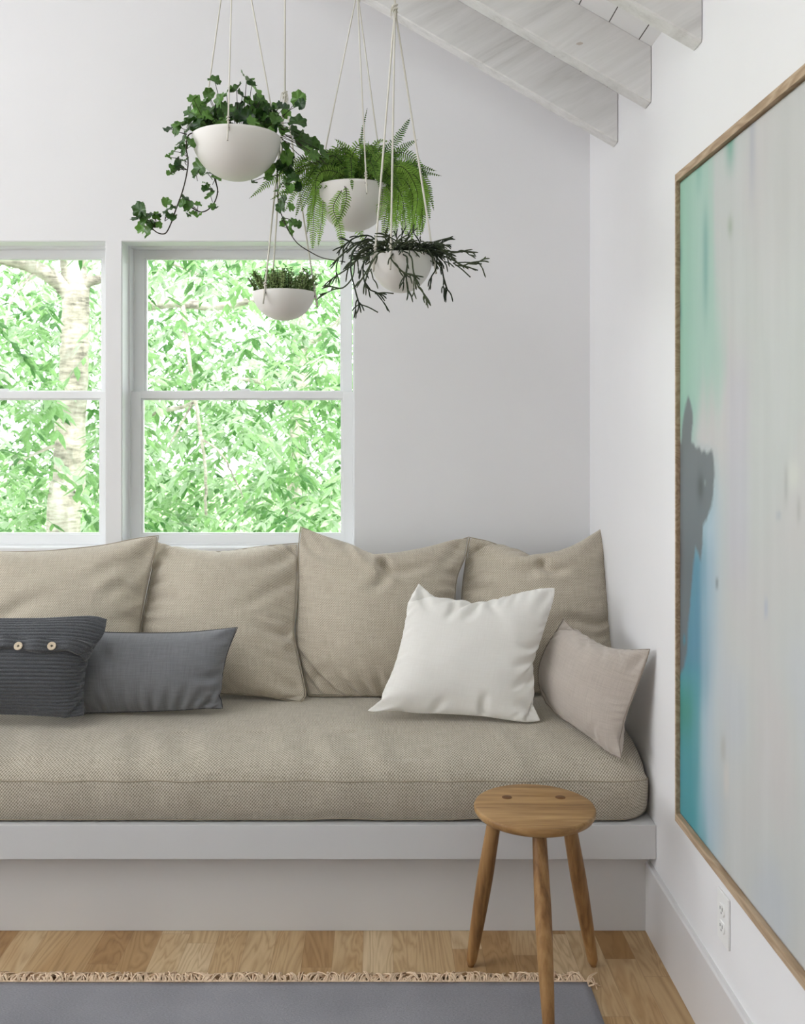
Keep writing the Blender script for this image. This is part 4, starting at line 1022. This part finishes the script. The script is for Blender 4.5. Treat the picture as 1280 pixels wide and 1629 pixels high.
def fern():
    Y = 2.82
    root, c, R, D = planter('potted_fern', 'white bowl planter overflowing with bright green fern, behind the others', 562, 300, 60, 68, Y, (-70, 35, 165), (568, -14), pw=2.02)
    rng = random.Random(5); mb = MB(); st = MB()
    def fr(b, ctrl, tip, w=24, dy0=0, dy1=0, tint=None):
        pts = [at(b[0], b[1], Y+dy0)]+[at(x, y, Y+dy0*.5+dy1*.5) for x, y in ctrl]+[at(tip[0], tip[1], Y+dy1)]
        frond(mb, st, pts, w, Y, rng, tint=tint)
    L = [((545, 292), [(500, 262), (440, 282)], (396, 316), 26, .0, -.03, .55), ((548, 292), [(510, 268), (470, 275)], (442, 298), 24, 0, -.04, .45),
         ((550, 292), [(515, 280), (485, 300)], (470, 345), 24, 0, -.05, .5), ((545, 292), [(510, 290), (500, 330)], (497, 398), 26, -.02, -.08, .75), ((540, 294), [(522, 300), (514, 330)], (506, 392), 22, -.02, -.07, .8),
         ((545, 296), [(545, 315), (540, 345)], (522, 392), 20, -.09, -.12, .55), ((545, 300), [(530, 330), (540, 360)], (546, 402), 22, -.1, -.12, .75), ((550, 297), [(551, 310), (548, 325)], (536, 360), 20, -.17, -.17, .35),
         ((575, 285), [(573, 240), (577, 205)], (584, 172), 9, 0, 0, .2), ((565, 285), [(558, 245), (548, 232)], (532, 221), 18, 0, -.03, .6), ((570, 285), [(555, 250), (530, 245)], (505, 262), 22, 0, .02, .3),
         ((590, 285), [(605, 250), (628, 225)], (652, 188), 28, .02, .03, .12), ((592, 285), [(615, 255), (640, 235)], (664, 222), 22, 0, .03, .15), ((600, 285), [(625, 262), (655, 262)], (694, 272), 22, 0, -.02, .15),
         ((600, 285), [(630, 268), (665, 272)], (702, 280), 16, 0, -.03, .1), ((600, 288), [(640, 262), (668, 300)], (672, 372), 30, 0, -.07, .6), ((600, 288), [(635, 270), (655, 310)], (655, 384), 30, 0, -.09, .75),
         ((598, 290), [(625, 280), (640, 310)], (640, 368), 28, 0, -.09, .7), ((596, 292), [(615, 290), (622, 320)], (622, 372), 26, -.02, -.09, .6), ((600, 288), [(645, 270), (672, 300)], (684, 350), 26, 0, -.05, .55),
         ((594, 292), [(607, 300), (607, 325)], (602, 352), 24, -.04, -.1, .7), ((600, 285), [(625, 245), (655, 250)], (680, 285), 26, 0, .0, .25), ((585, 285), [(590, 250), (600, 225)], (618, 225), 20, -.02, -.04, .5),
         ((560, 285), [(560, 250), (575, 228)], (598, 250), 24, -.02, -.09, .55), ((585, 288), [(600, 255), (612, 245)], (600, 290), 24, -.03, -.12, .5), ((575, 300), [(575, 340), (570, 365)], (585, 392), 24, .06, .05, .85),
         ((600, 290), [(655, 262), (678, 290)], (690, 335), 20, 0, .02, .3), ((575, 288), [(545, 240), (530, 240)], (512, 292), 24, 0, -.05, .4), ((560, 292), [(525, 265), (490, 262)], (455, 262), 20, .02, .0, .3),
         ((548, 292), [(520, 285), (500, 305)], (488, 372), 22, -.02, -.06, .65), ((590, 288), [(640, 285), (660, 325)], (664, 378), 26, 0, -.1, .85), ((560, 290), [(530, 272), (505, 280)], (500, 330), 24, -.03, -.1, .6),
         ((550, 292), [(500, 285), (460, 300)], (430, 318), 20, .0, .0, .5), ((560, 288), [(520, 255), (480, 255)], (470, 290), 22, .05, .06, .3)]
    L[5] = ((548, 296), [(551, 312), (546, 335)], (531, 362), 17, -.17, -.17, .35)
    L[7] = ((550, 297), [(551, 310), (549, 325)], (540, 348), 15, -.175, -.175, .45)
    L += [((548, 290), [(515, 258), (480, 268)], (447, 300), 22, .0, -.03, .5), ((546, 291), [(512, 268), (480, 288)], (452, 338), 20, .01, -.02, .6), ((548, 292), [(520, 275), (500, 290)], (478, 338), 22, 0, -.05, .7),
          ((546, 292), [(525, 285), (515, 310)], (512, 358), 20, -.02, -.08, .85), ((548, 290), [(510, 255), (480, 252)], (440, 280), 20, .02, .0, .4), ((546, 290), [(520, 262), (500, 270)], (478, 305), 22, .0, -.05, .45),
          ((546, 292), [(515, 285), (497, 315)], (490, 365), 20, .01, -.03, .8), ((546, 292), [(505, 275), (470, 292)], (445, 322), 18, .01, .0, .55), ((560, 286), [(535, 250), (515, 255)], (495, 285), 22, -.01, -.05, .3),
          ((600, 290), [(632, 300), (642, 330)], (646, 378), 28, -.02, -.1, .9), ((598, 292), [(618, 300), (628, 330)], (630, 362), 26, -.02, -.11, .8), ((602, 290), [(650, 275), (672, 300)], (676, 345), 26, -.02, -.08, .7)]
    for a in L: fr(*a)
    for k in range(46):
        a = rng.uniform(0, 2*math.pi); out = rng.uniform(35, 95); bx = 570+rng.uniform(-22, 25); px = 575+math.cos(a)*out; rise = rng.uniform(20, 62); dp = math.sin(a)*.13
        if px < 545 and rng.random() < .45: continue
        ty = 292-rise*rng.uniform(-.2, .8)+abs(out)*.2
        fr((bx, 294), [((bx+px)/2, 292-rise)], (px, ty), rng.uniform(18, 26), 0, dp, rng.uniform(.05, .45))
    for k in range(16):
        px = rng.uniform(606, 672); fr((600, 290), [((600+px)/2+8, 268+rng.uniform(-10, 10)), (px+6, 305)], (px, rng.uniform(340, 385)), rng.uniform(22, 28), 0, rng.uniform(-.12, .06), rng.uniform(.5, .95))
    keep(st.build('stems', M_vine), root); keep(mb.build('fronds', M_fern), root)
fern()

def herb():
    Y = 2.88
    root, c, R, D = planter('potted_succulent', 'smallest white bowl planter with low bushy green plant before the window', 451, 466, 49, 44, Y, (240, 0, 119), (453, 152), pw=2.0, rope_r=.0026)
    rng = random.Random(9); mb = MB(); st = MB()
    for k in range(150):
        a = rng.uniform(0, 2*math.pi); rr = R*math.sqrt(rng.random())*.9; b = c+Vector((rr*math.cos(a), rr*math.sin(a), -.01))
        lean = Vector((math.cos(a), math.sin(a), 0))*rr/R*.6; h = rng.uniform(.045, .082)*(1-.3*(rr/R)**2)
        P = spline([b, b+Vector((lean.x*h*.4, lean.y*h*.4, h*.55)), b+Vector((lean.x*h, lean.y*h, h))+Vector((rng.uniform(-.006, .006), rng.uniform(-.006, .006), 0))], 5)
        st.tube(P, .0007, 4); tn = rng.random()
        for i in range(2, len(P)):
            for sgn in range(3):
                th = rng.uniform(0, 6.28); d = Vector((math.cos(th), math.sin(th), rng.uniform(.1, .9))).normalized(); l = rng.uniform(.006, .0098)
                sd = d.orthogonal().normalized(); wv = d.cross(sd); p = P[i]
                V = [p, p+d*l*.5+sd*l*.33, p+d*l, p+d*l*.5-sd*l*.33, p+d*l*.5+wv*l*.18, p+d*l*.5-wv*l*.1]
                q = min(1, max(0, tn+rng.uniform(-.2, .2))); mb.add(V, [(0, 1, 4), (1, 2, 4), (2, 3, 4), (3, 0, 4), (1, 0, 5), (2, 1, 5), (3, 2, 5), (0, 3, 5)], (q, q, q))
    keep(st.build('stems', M_vine), root); keep(mb.build('foliage', M_herb, smooth=False), root)
herb()

def rhipsalis():
    Y = 2.62
    root, c, R, D = planter('potted_mistletoe_cactus', 'white bowl planter with dark thin cactus stems, lowest on the right', 638, 408, 50, 58, Y, (215, 250, -8), (628, 14), pw=2.02, rope_r=.0027)
    rng = random.Random(31); mb = MB()
    def seg(a, b, r, q):
        mid = (a+b)/2+Vector((rng.uniform(-.003, .003), rng.uniform(-.003, .003), rng.uniform(0, .004)))
        mb.tube(spline([a, mid, b], 3), [r*.8, r, r, r, r, r, r*.55][:7], 5, (q, q, q))
    def branch(p, d, depth, L, q, r=.0019):
        e = p+d*L; seg(p, e, r, q)
        if depth == 0: return
        k = rng.choice((1, 2, 2, 3))
        for i in range(k):
            nd = (d+Vector((rng.uniform(-.6, .6), rng.uniform(-.45, .45), rng.uniform(-.75, .15)))).normalized()
            branch(e, nd, depth-1, L*rng.uniform(.55, 1.05), q, r*.94)
    def path(pts, w=.0021, tw=3, tl=.035, q=None):
        q = q if q is not None else rng.random(); P = spline([at(x, y, Y+dy) for x, y, dy in pts], 4); mb.tube(P, w, 6, (q, q, q))
        for i in range(3, len(P)-1, 2):
            if rng.random() < .75:
                d = (P[i+1]-P[i]).normalized(); nd = (d*.8+Vector((rng.uniform(-.7, .7), rng.uniform(-.4, .4), rng.uniform(-.9, .2)))).normalized(); branch(P[i], nd, rng.choice((0, 0, 1)), tl*rng.uniform(.6, 1.1), q)
        for i in range(tw):
            d = (P[-1]-P[-2]).normalized(); nd = (d+Vector((rng.uniform(-.5, .5), rng.uniform(-.4, .4), rng.uniform(-.45, .3)))).normalized(); branch(P[-1], nd, 0, tl*rng.uniform(.7, 1.1), q)
    A = -.04
    for pts in ([(610, 400, 0), (585, 380, A), (562, 400, A*2), (558, 430, A*2), (565, 462, A*2), (570, 480, A*2)],
                [(612, 402, 0), (590, 390, A), (566, 412, A), (561, 440, A), (545, 458, A), (528, 456, A)],
                [(612, 400, 0), (590, 376, 0), (565, 378, 0), (545, 392, 0)],
                [(612, 400, 0), (592, 384, A), (572, 386, A), (550, 400, A), (536, 412, A)],
                [(615, 402, 0), (597, 396, A), (578, 420, A*2), (582, 455, A*2), (600, 466, A*2)],
                [(615, 402, 0), (600, 400, A), (588, 425, A), (580, 450, A)],
                [(612, 402, 0), (585, 395, A), (570, 408, A), (560, 422, A), (530, 442, A)],
                [(655, 402, 0), (680, 392, 0), (705, 402, 0), (722, 402, 0), (735, 400, 0)],
                [(655, 402, 0), (685, 392, A), (712, 402, A), (732, 422, A), (748, 418, A), (762, 416, A)],
                [(655, 402, 0), (682, 396, A), (700, 418, A), (705, 440, A), (711, 460, A)],
                [(650, 404, -.08), (655, 412, -.1), (657, 430, -.1), (662, 450, -.1), (676, 470, -.1)],
                [(640, 404, -.08), (648, 412, -.1), (646, 440, -.1), (648, 460, -.1)],
                [(625, 404, -.08), (622, 412, -.1), (640, 432, -.1), (655, 438, -.1)],
                [(655, 400, 0), (675, 388, A), (692, 400, A), (694, 425, A), (686, 440, A)],
                [(660, 400, 0), (690, 390, 0), (705, 385, 0)],
                [(618, 402, -.06), (603, 402, -.09), (590, 420, -.1), (575, 445, -.1)]):
        path(pts)
    # single straight stems
    for a, b in (((660, 396), (716, 378)), ((690, 402), (736, 401)), ((572, 484), (601, 497)), ((572, 484), (560, 494)), ((700, 405), (745, 428)), ((722, 418), (766, 420)), ((724, 422), (760, 430)), ((720, 418), (748, 441)), ((596, 467), (626, 467))):
        mb.tube(spline([at(*a, Y+A), at((a[0]+b[0])/2, (a[1]+b[1])/2-1.5, Y+A), at(*b, Y+A)], 4), .0018, 6, (.4,)*3)
    for k in range(165):                                    # dense mound over the soil
        a = rng.uniform(0, 2*math.pi); rr = R*rng.uniform(.1, .9); b = c+Vector((rr*math.cos(a), rr*math.sin(a), -.012))
        d = Vector((math.cos(a)*rng.uniform(.3, 1.3)+rng.uniform(-.5, .5), math.sin(a)*rng.uniform(.2, 1), rng.uniform(.35, 1.3))).normalized()
        q = rng.random(); L = rng.uniform(.022, .042); e = b+d*L; seg(b, e, .0019, q)
        for i in range(rng.choice((1, 2, 3))):
            nd = (d+Vector((rng.uniform(-.9, .9), rng.uniform(-.7, .5), rng.uniform(-1.3, -.2)))).normalized(); branch(e, nd, rng.choice((0, 1)), L*rng.uniform(.6, 1), q, .0018)
    keep(mb.build('stems', M_rhip), root)
rhipsalis()

# ------------------------------------------------------------------ outdoors
struct(box_obj('ground_outside', (-40, 40, YB+.3, 60, -1.6, -1.5), M_lawn))
def limb(mb, pts, r0, r1, rng=None, wob=.015):
    P = spline(pts, 8); n = len(P)
    if rng: P = [p+Vector((rng.uniform(-wob, wob), rng.uniform(-wob, wob), 0)) for p in P]
    mb.tube(P, [r0+(r1-r0)*i/(n-1) for i in range(n)], 12)
def leaflet(mb, p, d, nrm, l, wd, q):
    s = d.cross(nrm).normalized(); dr = Vector((0, 0, -l*.18))
    V = [p, p+d*l*.3+s*wd*.42-nrm*wd*.08, p+d*l*.62+s*wd*.36-nrm*wd*.08+dr*.4, p+d*l+dr, p+d*l*.62-s*wd*.36-nrm*wd*.08+dr*.4, p+d*l*.3-s*wd*.42-nrm*wd*.08, p+d*l*.3+nrm*wd*.06, p+d*l*.62+nrm*wd*.05+dr*.4]
    mb.add(V, [(0, 1, 6), (1, 2, 7, 6), (2, 3, 7), (3, 4, 7), (4, 5, 6, 7), (5, 0, 6)], (q, q, q))
def spray(mb, tw, p, rng, scale=1.0):
    """a drooping twig with pinnate leaflets"""
    a = rng.uniform(0, 2*math.pi); d = Vector((math.cos(a), math.sin(a)*.8, rng.uniform(-.5, .15))).normalized(); L = rng.uniform(.16, .34)*scale
    P = spline([p, p+d*L*.5+Vector((0, 0, .01)), p+d*L+Vector((0, 0, -.06*scale))], 4); tw.tube(P, .0022*scale, 3, (.8, .8, .8))
    q0 = rng.random(); n = rng.choice((5, 7, 7, 9)); s = d.cross(Vector((0, 0, 1))).normalized()
    for k in range(n):
        t_ = 1-(k//2)*.23; i = int(t_*(len(P)-1)); base = P[i]
        if k == 0: dd = (P[-1]-P[-2]).normalized()
        else: dd = ((P[i]-P[max(0, i-1)]).normalized()*.6+s*(1 if k % 2 else -1)*.8+Vector((0, 0, rng.uniform(-.35, .1)))).normalized()
        nr = Vector((rng.uniform(-.5, .5), rng.uniform(-.9, .3), 1)).normalized()
        leaflet(mb, base, dd, nr, rng.uniform(.075, .13)*scale, rng.uniform(.034, .055)*scale, min(1, max(0, q0+rng.uniform(-.15, .15))))
clear = [(80, 150, 380, 900, 6.6), (-60, 150, 385, 470, 6.6), (275, 345, 470, 860, 7.3), (205, 480, 455, 505, 7.5), (195, 240, 400, 760, 7.5), (225, 320, 625, 690, 7.5)]
def tree(name, label, trunk, limbs, boxes, seed):
    rng = random.Random(seed); b = trunk[0][0]; root = thing(name, label, 'tree', (b.x, b.y, -1.5), 'trees outside the windows')
    mb = MB(); limb(mb, trunk[0], trunk[1], trunk[2], rng, .008); keep(mb.build('trunk', M_bark), root)
    for pts, r0, r1 in limbs:
        mb = MB(); limb(mb, pts, r0, r1, rng, .006); keep(mb.build('branch', M_bark), root)
    lv = MB(); tw = MB()
    for (x0, x1, y0, y1, Ya, Yb_, n) in boxes:
        for k in range(n):
            Y = rng.uniform(Ya, Yb_); px = rng.uniform(x0, x1); py = rng.uniform(y0, y1); p = at(px, py, Y)
            if mnoise.noise(Vector((p.x*1.1, Y*.7, p.z*1.4+seed))) < -.22: continue
            if any(a0 < px < a1 and b0 < py < b1 and Y < Yc for (a0, a1, b0, b1, Yc) in clear) and rng.random() < .8: continue
            spray(lv, lv, p, rng, 1.0 if Y < 8 else 1.25 if Y < 13 else 1.9)
    o = keep(lv.build('foliage', M_out, smooth=False), root)
    return root
G = -1.5
def g_(px, Y): p = at(px, 700, Y); p.z = G; return p
tree('leafy_tree', 'pale barked forked tree seen through the left window', ([g_(96, 6.3), at(100, 850, 6.3), at(110, 760, 6.3), at(112, 660, 6.3), at(118, 560, 6.3), at(120, 460, 6.3), at(112, 380, 6.3), at(105, 250, 6.3)], .115, .07),
     [([at(118, 480, 6.3), at(95, 450, 6.25), at(60, 428, 6.2), at(20, 415, 6.1), at(-60, 400, 6.0)], .058, .035),
      ([at(118, 470, 6.3), at(140, 450, 6.3), at(170, 440, 6.35), at(230, 415, 6.4)], .04, .02),
      ([at(60, 430, 6.2), at(35, 455, 6.1), at(18, 480, 6.05), at(5, 530, 6.0)], .012, .005),
      ([at(110, 700, 6.3), at(60, 720, 6.0), at(20, 740, 5.8)], .014, .005)],
     [(-220, 190, 340, 900, 5.4, 6.2, 260), (-260, 200, 330, 900, 6.4, 7.6, 420)], 3)
tree('leafy_tree', 'pale tree with a level branch seen through the right window', ([g_(190, 7.4), at(208, 800, 7.4), at(214, 640, 7.4), at(220, 520, 7.4), at(216, 380, 7.4), at(222, 220, 7.4)], .09, .06),
     [([at(218, 490, 7.4), at(280, 482, 7.2), at(340, 488, 7.1), at(400, 478, 7.0), at(470, 460, 6.9)], .042, .02),
      ([at(292, 486, 7.15), at(296, 540, 7.1), at(306, 610, 7.05), at(318, 680, 7.0), at(326, 750, 7.0), at(327, 820, 7.0)], .017, .010),
      ([at(215, 672, 7.4), at(250, 655, 7.3), at(290, 648, 7.2), at(310, 636, 7.15)], .022, .012),
      ([at(322, 700, 7.0), at(350, 720, 6.9), at(372, 760, 6.9), at(392, 800, 6.9)], .010, .004),
      ([at(230, 400, 7.3), at(290, 425, 7.2), at(360, 460, 7.1)], .018, .008),
      ([at(306, 640, 7.05), at(280, 690, 7.0), at(262, 720, 7.0)], .010, .004)],
     [(170, 640, 340, 900, 5.6, 6.8, 330), (150, 680, 330, 900, 7.2, 8.6, 620)], 8)
tree('leafy_tree', 'hazy green tree standing farthest behind the other two', ([g_(470, 10.5), at(470, 800, 10.5), at(478, 600, 10.5), at(466, 300, 10.5)], .12, .07),
     [([at(474, 640, 10.5), at(420, 610, 10.3), at(360, 600, 10.2)], .04, .015), ([at(474, 560, 10.5), at(530, 520, 10.3), at(560, 480, 10.2)], .04, .015)],
     [(-260, 720, 560, 920, 9.2, 12.5, 1150), (-260, 720, 330, 560, 9.2, 12.5, 800), (-300, 760, 560, 900, 13, 17, 1700), (-300, 760, 330, 560, 13, 17, 900)], 15)
